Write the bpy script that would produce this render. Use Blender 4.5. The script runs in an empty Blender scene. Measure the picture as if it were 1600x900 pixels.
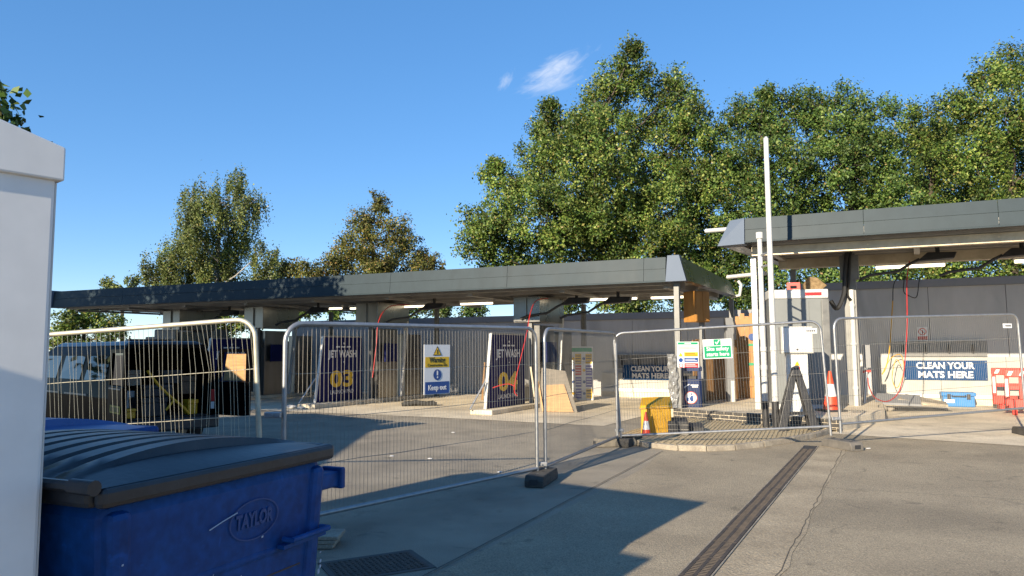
import bpy, bmesh, math, random
import numpy as np
from mathutils import Vector, Matrix
random.seed(7); rng = np.random.default_rng(7)
SC = bpy.context.scene
COL = SC.collection
R = math.radians

# ------------------------------------------------------------------ camera, sky, sun, exposure
F = 1130.0; EYE = 1.55; HY = 546.0; ROLL = R(.3)          # focal length and horizon in photo pixels
PITCH = math.atan((HY - 450) / F)
SUN_AZ, SUN_EL = R(33), R(19.5)                              # direction the light travels (from +Y towards +X) and its height
cam = bpy.data.cameras.new('camera'); camo = bpy.data.objects.new('camera', cam); COL.objects.link(camo)
cam.sensor_width = 36; cam.lens = F / 1600 * 36; cam.clip_start = .05; cam.clip_end = 2000
fwd = Vector((0, math.cos(PITCH), math.sin(PITCH))); upv = Vector((0, -math.sin(PITCH), math.cos(PITCH))); rt = Vector((1, 0, 0))
r2 = rt * math.cos(ROLL) - upv * math.sin(ROLL); u2 = rt * math.sin(ROLL) + upv * math.cos(ROLL)
mw = Matrix((r2, u2, -fwd)).transposed().to_4x4(); mw.translation = (0, 0, EYE)
camo.matrix_world = mw
SC.camera = camo
W = bpy.data.worlds.new('World'); SC.world = W; W.use_nodes = True
nt = W.node_tree; nt.nodes.clear()
out = nt.nodes.new('ShaderNodeOutputWorld'); bg = nt.nodes.new('ShaderNodeBackground'); sky = nt.nodes.new('ShaderNodeTexSky')
sky.sky_type = 'NISHITA'; sky.sun_disc = False; sky.sun_elevation = SUN_EL; sky.sun_rotation = R(180) + SUN_AZ
sky.air_density = .7; sky.dust_density = 0; sky.ozone_density = 3; sky.altitude = 400
bg.inputs['Strength'].default_value = .108
hs = nt.nodes.new('ShaderNodeHueSaturation'); hs.inputs['Saturation'].default_value = 1.58; hs.inputs['Hue'].default_value = .507; hs.inputs['Value'].default_value = 1.95
gm = nt.nodes.new('ShaderNodeGamma'); gm.inputs[1].default_value = .55; nt.links.new(sky.outputs[0], gm.inputs[0]); nt.links.new(gm.outputs[0], hs.inputs['Color'])
# one wisp of cloud, fixed to a direction of the sky
def wn(t, **k):
    n_ = nt.nodes.new(t)
    for a_, v_ in k.items(): setattr(n_, a_, v_)
    return n_
def cloud_dir(px, py):
    x_ = (px - 800) / F; y_ = (450 - py) / F
    return (r2 * x_ + u2 * y_ + fwd).normalized()
tc = wn('ShaderNodeTexCoord'); last = hs.outputs[0]
for (px, py, hw, hh, tilt, amt) in ((872, 104, .075, .026, 24, .62), (862, 130, .075, .022, 14, .45), (790, 126, .026, .013, 55, .32)):
    c0 = cloud_dir(px, py); ax = Vector((c0.y, -c0.x, 0)).normalized(); ay = c0.cross(ax) * -1; ay = ax.cross(c0) * -1 if ay.z < 0 else ay
    a1 = ax * math.cos(R(tilt)) + ay * math.sin(R(tilt)); a2 = ay * math.cos(R(tilt)) - ax * math.sin(R(tilt))
    dx = wn('ShaderNodeVectorMath', operation='DOT_PRODUCT'); dx.inputs[1].default_value = a1 / hw; nt.links.new(tc.outputs['Generated'], dx.inputs[0])
    dy = wn('ShaderNodeVectorMath', operation='DOT_PRODUCT'); dy.inputs[1].default_value = a2 / hh; nt.links.new(tc.outputs['Generated'], dy.inputs[0])
    cb0 = wn('ShaderNodeCombineXYZ'); nt.links.new(dx.outputs['Value'], cb0.inputs[0]); nt.links.new(dy.outputs['Value'], cb0.inputs[1])
    ln_ = wn('ShaderNodeVectorMath', operation='LENGTH'); nt.links.new(cb0.outputs[0], ln_.inputs[0])
    fr_ = wn('ShaderNodeVectorMath', operation='DOT_PRODUCT'); fr_.inputs[1].default_value = c0; nt.links.new(tc.outputs['Generated'], fr_.inputs[0])
    ahead = wn('ShaderNodeMath', operation='GREATER_THAN'); ahead.inputs[1].default_value = .5; nt.links.new(fr_.outputs['Value'], ahead.inputs[0])
    nz = wn('ShaderNodeTexNoise'); nz.inputs['Scale'].default_value = 1.9; nz.inputs['Detail'].default_value = 8; nz.inputs['Roughness'].default_value = .6; nz.inputs['Distortion'].default_value = 1.1; nt.links.new(cb0.outputs[0], nz.inputs['Vector'])
    fall = wn('ShaderNodeMapRange'); fall.inputs[1].default_value = 0; fall.inputs[2].default_value = 1.1; fall.inputs[3].default_value = .62; fall.inputs[4].default_value = -.35; nt.links.new(ln_.outputs['Value'], fall.inputs[0])
    ad = wn('ShaderNodeMath', operation='ADD'); nt.links.new(fall.outputs[0], ad.inputs[0]); nt.links.new(nz.outputs['Fac'], ad.inputs[1])
    mr0 = wn('ShaderNodeMapRange', interpolation_type='SMOOTHSTEP'); mr0.inputs[1].default_value = .52; mr0.inputs[2].default_value = 1.2; mr0.inputs[4].default_value = amt; nt.links.new(ad.outputs[0], mr0.inputs[0])
    mu = wn('ShaderNodeMath', operation='MULTIPLY'); nt.links.new(mr0.outputs[0], mu.inputs[0]); nt.links.new(ahead.outputs[0], mu.inputs[1])
    mx0 = wn('ShaderNodeMix', data_type='RGBA'); nt.links.new(mu.outputs[0], mx0.inputs[0]); nt.links.new(last, mx0.inputs[6]); mx0.inputs[7].default_value = (4.6, 4.8, 5.2, 1); last = mx0.outputs[2]
nt.links.new(last, bg.inputs[0]); nt.links.new(bg.outputs[0], out.inputs[0])
sun = bpy.data.lights.new('sun', 'SUN'); suno = bpy.data.objects.new('sun', sun); COL.objects.link(suno)
sun.energy = 5.0; sun.angle = R(.5); sun.color = (1, .86, .65)
sd = Vector((math.sin(SUN_AZ) * math.cos(SUN_EL), math.cos(SUN_AZ) * math.cos(SUN_EL), -math.sin(SUN_EL)))
suno.rotation_euler = sd.to_track_quat('-Z', 'Y').to_euler()
SC.view_settings.view_transform = 'Standard'; SC.view_settings.look = 'None'
SC.view_settings.exposure = 1.0; SC.view_settings.gamma = 1; SC.view_settings.use_curve_mapping = False

# ------------------------------------------------------------------ photo pixels to places
def ray(px, py):
    x = (px - 800) / F; y = (450 - py) / F
    c, s = math.cos(ROLL), math.sin(ROLL)
    x, y = x * c + y * s, -x * s + y * c
    return Vector((x, math.cos(PITCH) - y * math.sin(PITCH), math.sin(PITCH) + y * math.cos(PITCH)))
def G(px, py, z=0):                                         # point at height z
    r = ray(px, py); p = r * ((z - EYE) / r.z); p.z = z; return p
def D(px, py, Y):                                           # point at distance Y
    r = ray(px, py); p = r * (Y / r.y); p.z += EYE; return p
TU, TV = R(24), R(29)                                       # the wash site's own axes: u along the canopies, v away from the yard
UU = Vector((math.cos(TU), -math.sin(TU), 0)); VV = Vector((math.sin(TV), math.cos(TV), 0))
OO = G(1040, 438, 3.07); OO.z = 0
def P(u, v, z=0): return OO + UU * u + VV * v + Vector((0, 0, z))

# ------------------------------------------------------------------ materials
MATS = {}
# colour factors tuned to this exposure, kept higher for surfaces in shade; anything not listed takes the common tone
TONE = dict(slate_metal=.46, tarmac=.95, apron_concrete=.80, bay_concrete=1.0, drain_surround=.8, kerb_concrete=.85, buff_paving=.85, bin_blue=1, bin_lid=1, bin_lid_blue=1,
            van_black=1, dark_glass=1, wall_cladding=2.05, wall_capping=1, galvanised_soffit=1, bounce_lit_beam=1, navy_board=.9, mats_blue=.85, white_paint=.8, sign_white=.8,
            cabin_panel=1.25, rubber=1, black_plastic=1, cable_black=1, deep_grey=1, timber=1, bark=1, embossed_blue=1, scuffed_metal=1, cone_orange=.85, red_plastic=.8)
def mat(name, c1, c2=None, scale=4.0, rough=.6, metal=0.0, bump=0.0, bscale=60.0, detail=6, spec=.5, fine=None, stretch=None, coat=0, lo=.35, hi=.65, stain=None):
    if name in MATS: return MATS[name]
    k0 = TONE.get(name, .72); c1 = tuple(x * k0 for x in c1); c2 = c2 and tuple(x * k0 for x in c2)
    m = bpy.data.materials.new(name); m.use_nodes = True; MATS[name] = m
    t = m.node_tree; b = t.nodes['Principled BSDF']
    b.inputs['Roughness'].default_value = rough; b.inputs['Metallic'].default_value = metal
    b.inputs['Specular IOR Level'].default_value = spec
    if coat: b.inputs['Coat Weight'].default_value = coat; b.inputs['Coat Roughness'].default_value = .08
    b.inputs['Base Color'].default_value = (*c1, 1)
    co = t.nodes.new('ShaderNodeTexCoord'); src = co.outputs['Object']
    if stretch:
        mp = t.nodes.new('ShaderNodeMapping'); mp.inputs['Scale'].default_value = stretch
        t.links.new(src, mp.inputs[0]); src = mp.outputs[0]
    if c2:
        n = t.nodes.new('ShaderNodeTexNoise'); n.inputs['Scale'].default_value = scale; n.inputs['Detail'].default_value = detail
        n.inputs['Roughness'].default_value = .62
        t.links.new(src, n.inputs['Vector'])
        cr = t.nodes.new('ShaderNodeValToRGB'); cr.color_ramp.elements[0].color = (*c1, 1); cr.color_ramp.elements[1].color = (*c2, 1)
        cr.color_ramp.elements[0].position = lo; cr.color_ramp.elements[1].position = hi
        t.links.new(n.outputs['Fac'], cr.inputs[0]); colr = cr.outputs[0]
        if fine:
            n2 = t.nodes.new('ShaderNodeTexNoise'); n2.inputs['Scale'].default_value = fine[0]; n2.inputs['Detail'].default_value = 3
            t.links.new(co.outputs['Object'], n2.inputs['Vector'])
            mr = t.nodes.new('ShaderNodeMapRange'); mr.inputs[1].default_value = .3; mr.inputs[2].default_value = .7
            mr.inputs[3].default_value = 1 - fine[1]; mr.inputs[4].default_value = 1 + fine[1]
            t.links.new(n2.outputs['Fac'], mr.inputs[0])
            mx = t.nodes.new('ShaderNodeVectorMath'); mx.operation = 'SCALE'
            t.links.new(colr, mx.inputs[0]); t.links.new(mr.outputs[0], mx.inputs['Scale']); colr = mx.outputs[0]
        if stain:
            for sc_, a0_, a1_, k_ in stain:
                n3 = t.nodes.new('ShaderNodeTexNoise'); n3.inputs['Scale'].default_value = sc_; n3.inputs['Detail'].default_value = 5; n3.inputs['Distortion'].default_value = .8
                t.links.new(src, n3.inputs['Vector'])
                m3 = t.nodes.new('ShaderNodeMapRange'); m3.inputs[1].default_value = a0_; m3.inputs[2].default_value = a1_; m3.inputs[3].default_value = 1; m3.inputs[4].default_value = k_
                t.links.new(n3.outputs['Fac'], m3.inputs[0])
                mx3 = t.nodes.new('ShaderNodeVectorMath'); mx3.operation = 'SCALE'
                t.links.new(colr, mx3.inputs[0]); t.links.new(m3.outputs[0], mx3.inputs['Scale']); colr = mx3.outputs[0]
        t.links.new(colr, b.inputs['Base Color'])
        rr = t.nodes.new('ShaderNodeMapRange'); rr.inputs[3].default_value = max(0, rough - .08); rr.inputs[4].default_value = min(1, rough + .1)
        t.links.new(n.outputs['Fac'], rr.inputs[0]); t.links.new(rr.outputs[0], b.inputs['Roughness'])
    if bump:
        nb = t.nodes.new('ShaderNodeTexNoise'); nb.inputs['Scale'].default_value = bscale; nb.inputs['Detail'].default_value = 4
        t.links.new(src, nb.inputs['Vector'])
        bp = t.nodes.new('ShaderNodeBump'); bp.inputs['Strength'].default_value = bump; bp.inputs['Distance'].default_value = .02
        t.links.new(nb.outputs['Fac'], bp.inputs['Height']); t.links.new(bp.outputs[0], b.inputs['Normal'])
    return m
def leaf_mat(name, cols, trans=.24):
    m = bpy.data.materials.new(name); m.use_nodes = True; t = m.node_tree; t.nodes.clear()
    o = t.nodes.new('ShaderNodeOutputMaterial'); g = t.nodes.new('ShaderNodeNewGeometry')
    cr = t.nodes.new('ShaderNodeValToRGB'); e = cr.color_ramp.elements
    while len(e) < len(cols): e.new(.5)
    for i, (p, c) in enumerate(cols): e[i].position = p; e[i].color = (*c, 1)
    t.links.new(g.outputs['Random Per Island'], cr.inputs[0])
    d = t.nodes.new('ShaderNodeBsdfPrincipled'); d.inputs['Roughness'].default_value = .5; d.inputs['Specular IOR Level'].default_value = .3
    tr = t.nodes.new('ShaderNodeBsdfTranslucent'); mx = t.nodes.new('ShaderNodeMixShader'); mx.inputs[0].default_value = trans
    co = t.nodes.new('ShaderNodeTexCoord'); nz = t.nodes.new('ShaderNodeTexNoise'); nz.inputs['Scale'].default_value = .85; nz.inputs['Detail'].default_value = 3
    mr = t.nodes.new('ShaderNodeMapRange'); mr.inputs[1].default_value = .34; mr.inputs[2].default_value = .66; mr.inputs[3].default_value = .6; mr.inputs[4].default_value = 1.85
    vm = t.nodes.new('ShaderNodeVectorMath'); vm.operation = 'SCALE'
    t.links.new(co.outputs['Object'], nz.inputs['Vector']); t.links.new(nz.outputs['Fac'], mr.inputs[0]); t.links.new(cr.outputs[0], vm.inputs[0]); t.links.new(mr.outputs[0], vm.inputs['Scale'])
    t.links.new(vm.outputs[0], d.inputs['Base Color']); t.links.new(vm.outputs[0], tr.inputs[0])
    t.links.new(d.outputs[0], mx.inputs[1]); t.links.new(tr.outputs[0], mx.inputs[2]); t.links.new(mx.outputs[0], o.inputs[0])
    return m
def emit(name, col, s):
    m = bpy.data.materials.new(name); m.use_nodes = True; b = m.node_tree.nodes['Principled BSDF']
    b.inputs['Base Color'].default_value = (*col, 1); b.inputs['Emission Color'].default_value = (*col, 1); b.inputs['Emission Strength'].default_value = s
    return m
tarmac = mat('tarmac', (.23, .198, .15), (.36, .308, .23), 1.1, .88, bump=.6, bscale=90, fine=(130, .5), lo=.3, hi=.72, stain=((.5, .55, .72, .72), (3.2, .62, .75, .6)))
apron_m = mat('apron_concrete', (.31, .255, .175), (.44, .365, .25), .8, .85, bump=.6, bscale=70, fine=(110, .42), lo=.3, hi=.7, stain=((.45, .52, .72, .74), (2.6, .62, .74, .6), (9, .66, .76, .65)))
floor_m = mat('bay_concrete', (.53, .45, .33), (.72, .62, .46), .9, .8, bump=.25, bscale=40, fine=(60, .2), stain=((.7, .52, .7, .68), (3, .62, .75, .62)))
kerb_m = mat('kerb_concrete', (.26, .22, .17), (.40, .35, .27), 6, .85, bump=.5, bscale=40, fine=(90, .2))
fascia_m = mat('slate_metal', (.05, .082, .104), (.062, .097, .12), 1.2, .5, bump=.03, bscale=1.5, spec=.2, stretch=(1, 1, .3), fine=(5, .06), stain=((1.5, .58, .72, .86),))
cap_m = mat('pale_metal', (.15, .19, .26), (.17, .21, .28), 2, .5, spec=.1)
soffit_m = mat('galvanised_soffit', (.25, .24, .225), (.33, .315, .295), 2.5, .45, .4)
beam_m = mat('bounce_lit_beam', (.36, .30, .21), (.50, .43, .31), 3, .4, .3)  # lighter golden soffit colour, with the bounced light put into it
steel_m = mat('stainless', (.29, .275, .25), (.40, .38, .345), 2.0, .28, .9, stretch=(1, 1, .25))
galv_m = mat('galvanised', (.40, .41, .42), (.52, .52, .52), 14, .42, .7)
galvy_m = mat('galvanised_sunlit', (.62, .58, .44), (.74, .70, .56), 10, .5, .5)  # yellowish galvanised: warm sunlight put into the colour
post_m = mat('grey_post', (.19, .19, .185), (.26, .26, .25), 5, .5, .4)
white_m = mat('white_paint', (.60, .60, .58), (.70, .70, .68), 6, .5, stain=((3, .58, .74, .8),))
cabin_m = mat('cabin_panel', (.52, .515, .50), (.58, .57, .56), 1.6, .5, bump=.04, bscale=3, stretch=(1, 1, .35), fine=(9, .04), stain=((2.2, .6, .75, .86),))
wall_m = mat('wall_cladding', (.185, .185, .185), (.225, .222, .218), 1.5, .45, stretch=(1, 1, .3), stain=((1.2, .56, .72, .8),))
walltop_m = mat('wall_capping', (.19, .195, .205), (.22, .225, .235), 2, .5)
cream_m = mat('cream_panel', (.47, .46, .42), (.56, .55, .51), 2.5, .6)
black_m = mat('black_plastic', (.018, .018, .02), (.03, .03, .032), 8, .45, bump=.1)
rubber_m = mat('rubber', (.02, .02, .02), (.035, .034, .032), 12, .8)
navy_m = mat('navy_board', (.011, .014, .075), (.014, .019, .095), 3, .55, spec=.08)
blue_m = mat('bin_blue', (.003, .038, .16), (.005, .055, .21), 5, .5, spec=.22, bump=.05, bscale=12, fine=(25, .2), stain=((4, .58, .72, .6), (14, .66, .74, 1.5)))
lid_m = mat('bin_lid', (.010, .012, .016), (.02, .023, .029), 5, .36, bump=.06, bscale=30, fine=(30, .15))
lidb_m = mat('bin_lid_blue', (.02, .07, .24), (.03, .09, .29), 5, .35)
scuff_m = mat('scuffed_metal', (.35, .42, .52), None, rough=.6)
van_m = mat('van_black', (.0015, .0015, .002), None, rough=.3, spec=.035)
glass_m = mat('dark_glass', (.01, .012, .014), None, rough=.04, spec=.9)
yellow_m = mat('yellow', (.74, .38, .008), (.82, .45, .012), 6, .5)
plate_m = mat('plate_yellow', (.75, .55, .05), None, rough=.4)
red_m = mat('red_plastic', (.60, .03, .018), (.72, .055, .03), 5, .45)
orange_m = mat('cone_orange', (.72, .06, .02), (.8, .09, .03), 6, .5)
hose_m = mat('red_hose', (.55, .02, .02), None, rough=.4)
ply_m = mat('plywood', (.48, .27, .11), (.62, .38, .17), 3, .65, stretch=(1, 1, 8))
plyb_m = mat('plywood_brown', (.15, .09, .05), (.22, .14, .085), 4, .7, stretch=(1, 1, 8))
timber_m = mat('timber', (.16, .085, .035), (.30, .17, .07), 3, .7, stretch=(6, 6, 1))
oran_m = mat('orange_ply', (.40, .18, .035), (.52, .25, .06), 2, .4, stretch=(4, 4, 1))
brick_m = mat('grey_brick', (.055, .053, .05), (.12, .11, .10), 9, .85, bump=.4, bscale=50)
mortar_m = mat('mortar', (.38, .35, .30), (.45, .42, .36), 20, .9)
buff_m = mat('buff_paving', (.46, .36, .21), (.60, .48, .29), 5, .85, bump=.6, bscale=60, fine=(80, .2))
cab_m = mat('cabinet_grey', (.22, .235, .235), (.25, .265, .265), 2, .5)
light_m = emit('tube_light', (1, .86, .62), 1.5)
bark_m = mat('bark', (.05, .038, .028), (.10, .08, .06), 8, .9, bump=.6, bscale=20, stretch=(3, 3, .6))
birch_m = mat('birch_bark', (.38, .36, .32), (.58, .55, .50), 6, .8)
signw_m = mat('sign_white', (.78, .78, .78), None, rough=.35)
signy_m = mat('sign_yellow', (.85, .52, .01), None, rough=.35)
signb_m = mat('sign_blue', (.01, .07, .30), None, rough=.35)
signg_m = mat('sign_green', (.01, .36, .16), None, rough=.35)
signr_m = mat('sign_red', (.62, .03, .03), None, rough=.35)
signk_m = mat('sign_black', (.012, .012, .012), None, rough=.4)
signp_m = mat('sign_purple', (.12, .10, .42), None, rough=.4)
matsb_m = mat('mats_blue', (.006, .05, .15), (.008, .06, .18), 2, .55, spec=.1)
sack_m = mat('white_sack', (.55, .54, .52), (.72, .71, .68), 6, .8, bump=.8, bscale=8)
iron_m = mat('grate_iron', (.075, .062, .052), (.13, .105, .085), 14, .7, .3)
cable_m = mat('cable_black', (.012, .012, .012), None, rough=.5)
tool_m = mat('toolbox_blue', (.03, .22, .55), (.04, .25, .60), 6, .4)
dark_m = mat('deep_grey', (.03, .03, .032), (.045, .045, .046), 4, .7)
shop_m = mat('shop_render', (.34, .28, .22), (.42, .35, .28), 3, .85)

# ------------------------------------------------------------------ mesh building
class MB:
    def __init__(s): s.v = []; s.f = []
    def add(s, vs, fs):
        k = len(s.v); s.v += [tuple(p) for p in vs]; s.f += [tuple(i + k for i in f) for f in fs]; return s
    def hexa(s, p):                                           # 8 corners, bottom ring then top ring
        return s.add(p, [(3, 2, 1, 0), (4, 5, 6, 7), (0, 1, 5, 4), (1, 2, 6, 5), (2, 3, 7, 6), (3, 0, 4, 7)])
    def box(s, x0, x1, y0, y1, z0, z1):
        return s.hexa([(x0, y0, z0), (x1, y0, z0), (x1, y1, z0), (x0, y1, z0), (x0, y0, z1), (x1, y0, z1), (x1, y1, z1), (x0, y1, z1)])
    def ubox(s, u0, u1, v0, v1, z0, z1):                      # a box in the site's axes
        q = [(u0, v0), (u1, v0), (u1, v1), (u0, v1)]
        return s.hexa([P(a, b, z0) for a, b in q] + [P(a, b, z1) for a, b in q])
    def quad(s, a, b, c, d): return s.add([a, b, c, d], [(0, 1, 2, 3)])
    def prism(s, poly, ext, pl='xz', off=0.0):                # polygon in a plane, extruded along the third axis from off to off+ext
        def m(a, b, c): return {'xz': (a, c, b), 'xy': (a, b, c), 'yz': (c, a, b)}[pl]
        n = len(poly)
        vs = [m(a, b, off) for a, b in poly] + [m(a, b, off + ext) for a, b in poly]
        fs = [tuple(range(n)), tuple(range(2 * n - 1, n - 1, -1))] + [(i, i + n, (i + 1) % n + n, (i + 1) % n) for i in range(n)]
        return s.add(vs, fs)
    def tube(s, pts, r, n=8, r1=None, cap=True):
        pts = [Vector(p) for p in pts]; k = len(pts); rs = [r + ((r1 if r1 is not None else r) - r) * i / max(1, k - 1) for i in range(k)]
        vs = []; prev = None
        for i, p in enumerate(pts):
            d = (pts[min(i + 1, k - 1)] - pts[max(i - 1, 0)]).normalized()
            if prev is None: a = d.orthogonal().normalized()
            else: a = (prev - d * prev.dot(d)); a = a.normalized() if a.length > 1e-6 else d.orthogonal().normalized()
            prev = a; b = d.cross(a)
            for j in range(n):
                t = 2 * math.pi * (j + .5) / n; vs.append(p + (a * math.cos(t) + b * math.sin(t)) * rs[i])
        fs = [(i * n + j, i * n + (j + 1) % n, (i + 1) * n + (j + 1) % n, (i + 1) * n + j) for i in range(k - 1) for j in range(n)]
        if cap: fs += [tuple(range(n - 1, -1, -1)), tuple((k - 1) * n + j for j in range(n))]
        return s.add(vs, fs)
    def lathe(s, prof, n=20, c=(0, 0)):
        vs = [(c[0] + r * math.cos(2 * math.pi * j / n), c[1] + r * math.sin(2 * math.pi * j / n), z) for r, z in prof for j in range(n)]
        k = len(prof)
        fs = [(i * n + j, i * n + (j + 1) % n, (i + 1) * n + (j + 1) % n, (i + 1) * n + j) for i in range(k - 1) for j in range(n)]
        fs += [tuple(range(n - 1, -1, -1)), tuple((k - 1) * n + j for j in range(n))]
        return s.add(vs, fs)
    def build(s, name, m, parent=None, bevel=0, smooth=False, kind=None):
        me = bpy.data.meshes.new(name); me.from_pydata(s.v, [], s.f); me.update()
        bm = bmesh.new(); bm.from_mesh(me); bmesh.ops.recalc_face_normals(bm, faces=bm.faces); bm.to_mesh(me); bm.free()
        if smooth:
            me.polygons.foreach_set('use_smooth', [True] * len(me.polygons))
        me.materials.append(m)
        o = bpy.data.objects.new(name, me); COL.objects.link(o)
        if smooth:
            md = o.modifiers.new('edge', 'EDGE_SPLIT'); md.split_angle = R(40)
        if bevel:
            b = o.modifiers.new('bevel', 'BEVEL'); b.width = bevel; b.segments = 2; b.limit_method = 'ANGLE'; b.angle_limit = R(35)
        if parent: o.parent = parent
        if kind: o['kind'] = kind
        return o
def tag(o, label, cat, group=None):
    o['label'] = label; o['category'] = cat
    if group: o['group'] = group
    return o
def thing(name, label, cat, loc=(0, 0, 0), rz=0.0, group=None, rx=0.0, ry=0.0):
    o = bpy.data.objects.new(name, None); COL.objects.link(o); o.location = loc; o.rotation_euler = (rx, ry, rz); o.empty_display_size = .1
    return tag(o, label, cat, group)
def dup(root, loc, rz, label):
    def cp(o, par):
        c = o.copy(); COL.objects.link(c); c.parent = par
        for k in [x for x in bpy.data.objects if x.parent == o]: cp(k, c)
        return c
    r = cp(root, None); r.location = loc; r.rotation_euler.z = rz; r['label'] = label; return r
def text(s, x, z, size, m, parent, y=-.004, bold=.0, align='CENTER', wid=None, name='lettering'):
    c = bpy.data.curves.new(name, 'FONT'); c.body = s; c.size = size; c.align_x = align; c.align_y = 'CENTER'; c.extrude = .0008; c.offset = bold
    c.resolution_u = 3; c.materials.append(m)
    o = bpy.data.objects.new(name, c); COL.objects.link(o); o.location = (x, y, z); o.rotation_euler = (R(90), 0, 0); o.parent = parent
    if wid:
        bpy.context.view_layer.update(); w = o.dimensions.x
        if w > 0: o.scale.x = wid / w
    me = bpy.data.meshes.new_from_object(o); o2 = bpy.data.objects.new(name, me); COL.objects.link(o2)
    o2.location = o.location; o2.rotation_euler = o.rotation_euler; o2.scale = o.scale; o2.parent = parent
    bpy.data.objects.remove(o); bpy.data.curves.remove(c)
    return o2
def rect(x0, x1, z0, z1, m, parent, y=-.003, name='print_block', th=.0012):
    return MB().box(x0, x1, y - th, y, z0, z1).build(name, m, parent)
def az(d): return math.atan2(d.y, d.x)

# ------------------------------------------------------------------ ground
def sheet(name, pts, z, m, kind='structure', th=None):
    vs = [(p[0], p[1], z) for p in pts]; b = MB()
    if th: b.prism([(p[0], p[1]) for p in pts], th, 'xy', z - th)
    else: b.add(vs, [tuple(range(len(vs)))])
    return b.build(name, m, kind=kind)
sheet('ground', [(-300, -120), (300, -120), (300, 600), (-300, 600)], 0, tarmac)
edge = [G(1035, 706), G(1000, 735), G(900, 787), G(790, 843), G(680, 899)]
apron = [Vector((60, -20, 0)), Vector((60, 7, 0)), G(1600, 668), G(1310, 672), G(1180, 690), G(1035, 690)] + edge + [edge[-1] + (edge[-1] - edge[-2]) * 14]
sheet('concrete_apron', apron, .004, apron_m)
fl = sheet('bay_floor', [P(-23, -1.2), P(-5.2, -1.45), P(-.75, -1.9), P(-.75, 8), P(-23, 8)], .008, floor_m)
sheet('van_bay_floor', [P(1.5, -1.2), P(9.5, -3.2), P(12, -3), P(12, 8), P(-.75, 8), P(-.75, 2)], .009, floor_m)
# rough strip of newer concrete beside the drain
d0, d1 = G(1083, 905), G(1268, 697); dd = (d1 - d0).normalized(); dn = Vector((dd.y, -dd.x, 0)); dlen = (d1 - d0).length + 1.5
ds = d0 - dd * 1.5
strip = mat('drain_surround', (.34, .275, .185), (.50, .41, .28), 1.4, .85, bump=.6, bscale=50, fine=(70, .25))
dw = .098
def sidepts(o0, o1, n=9, j=.02):
    a = [ds + dd * (dlen * i / n) + dn * o0 for i in range(n + 1)]
    b = [ds + dd * (dlen * i / n) + dn * (o1 + random.uniform(-j, j)) for i in range(n, -1, -1)]
    return a + b
sheet('drain_surround', sidepts(dw + .02, .52, 26, .025), .0085, strip)
def joint(name, pts, w, z=.0125):
    b = MB(); n = len(pts)
    for i in range(n - 1):
        a, c = Vector(pts[i]), Vector(pts[i + 1]); t = (c - a).normalized(); s = Vector((t.y, -t.x, 0)) * w * .5
        e = t * w * .3
        b.quad(*[(q.x, q.y, z + .0002 * (i % 2)) for q in (a - s - e, a + s - e, c + s + e, c - s + e)])
    return b.build(name, mat('joint_dark', (.10, .085, .065), (.17, .145, .11), 12, .9), kind='structure')
def wig(a, b, n, j): return [a.lerp(b, i / n) + Vector((random.uniform(-j, j), random.uniform(-j, j), 0)) for i in range(n + 1)]
joint('slab_joint', wig(ds + dn * .50, ds + dd * dlen + dn * .47, 60, .014), .006)
joint('slab_joint', wig(G(1272, 762), G(1660, 787), 40, .01), .006)
joint('slab_joint', wig(edge[-1] + (edge[-1] - edge[-2]) * 2, G(1035, 706), 20, .004), .012)
# drain channel, made of grate lengths
dr = thing('drain_channel', 'long rusty slotted drain grating set across the concrete yard', 'drain', ds, az(dd))
MB().box(0, dlen, -dw - .012, -dw, -.05, .014).box(0, dlen, dw, dw + .012, -.05, .014).build('channel_edge', kerb_m, dr)
gb = MB(); gl = .5
gb.box(0.004, gl - .004, -dw + .004, -dw + .03, 0, .016).box(0.004, gl - .004, dw - .03, dw - .004, 0, .016).box(0.004, gl - .004, -.012, .012, 0, .0155)
for i in range(13): gb.box(.006 + i * .039, .026 + i * .039, -dw + .03, dw - .03, 0, .0145)
g0 = gb.build('grate', iron_m, dr)
k = 1
while (k + 1) * gl < dlen: c = g0.copy(); COL.objects.link(c); c.parent = dr; c.location = (k * gl, random.uniform(-.003, .003), random.uniform(0, .003)); k += 1
MB().box(0, dlen, -dw, dw, .004, .0062).build('channel_bed', dark_m, dr)
# manhole cover
mc = G(588, 884); mh = thing('manhole_cover', 'rectangular patterned manhole cover in the shaded tarmac beside the blue bin', 'manhole', mc, R(28))
MB().box(-.36, .36, -.26, .26, 0.001, .007).build('frame', mat('cover_frame', (.09, .085, .08), (.13, .12, .11), 9, .8), mh)
cb = MB().box(-.32, .32, -.22, .22, .002, .009)
for i in range(16):
    for j in range(11):
        if (i + j) % 2: cb.box(-.31 + i * .039, -.285 + i * .039, -.21 + j * .039, -.195 + j * .039, .009, .0115)
        else: cb.box(-.305 + i * .039, -.29 + i * .039, -.215 + j * .039, -.19 + j * .039, .009, .014)
cb.build('cover_plate', iron_m, mh)

# ------------------------------------------------------------------ raised island with kerb and brick edge
IZ = .24
kp = [G(968, 688), G(1003, 699), G(1060, 705), G(1105, 706), G(1150, 704), G(1195, 699), G(1240, 692), G(1275, 685), G(1300, 677)]
ins = Vector((0, .16, 0))
kb = bpy.data.objects.new('kerb', None); COL.objects.link(kb); kb['kind'] = 'structure'
for a, c in zip(kp[:-1], kp[1:]):
    t = (c - a).normalized(); a2, c2 = a + t * .006, c - t * .006; h = .085 + random.uniform(-.006, .006)
    q = [a2, c2, c2 + ins, a2 + ins]
    MB().hexa([(p.x, p.y, 0) for p in q] + [(p.x, p.y + (.02 if i < 2 else 0), h) for i, p in enumerate(q)]).build('kerb_stone', kerb_m, kb, bevel=.012)
brL, brR = G(1052, 637, IZ), G(1312, 655, IZ); brL.z = brR.z = 0
ramp = MB(); rp = [p + ins * .98 for p in kp]
bt = (brR - brL)
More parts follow.
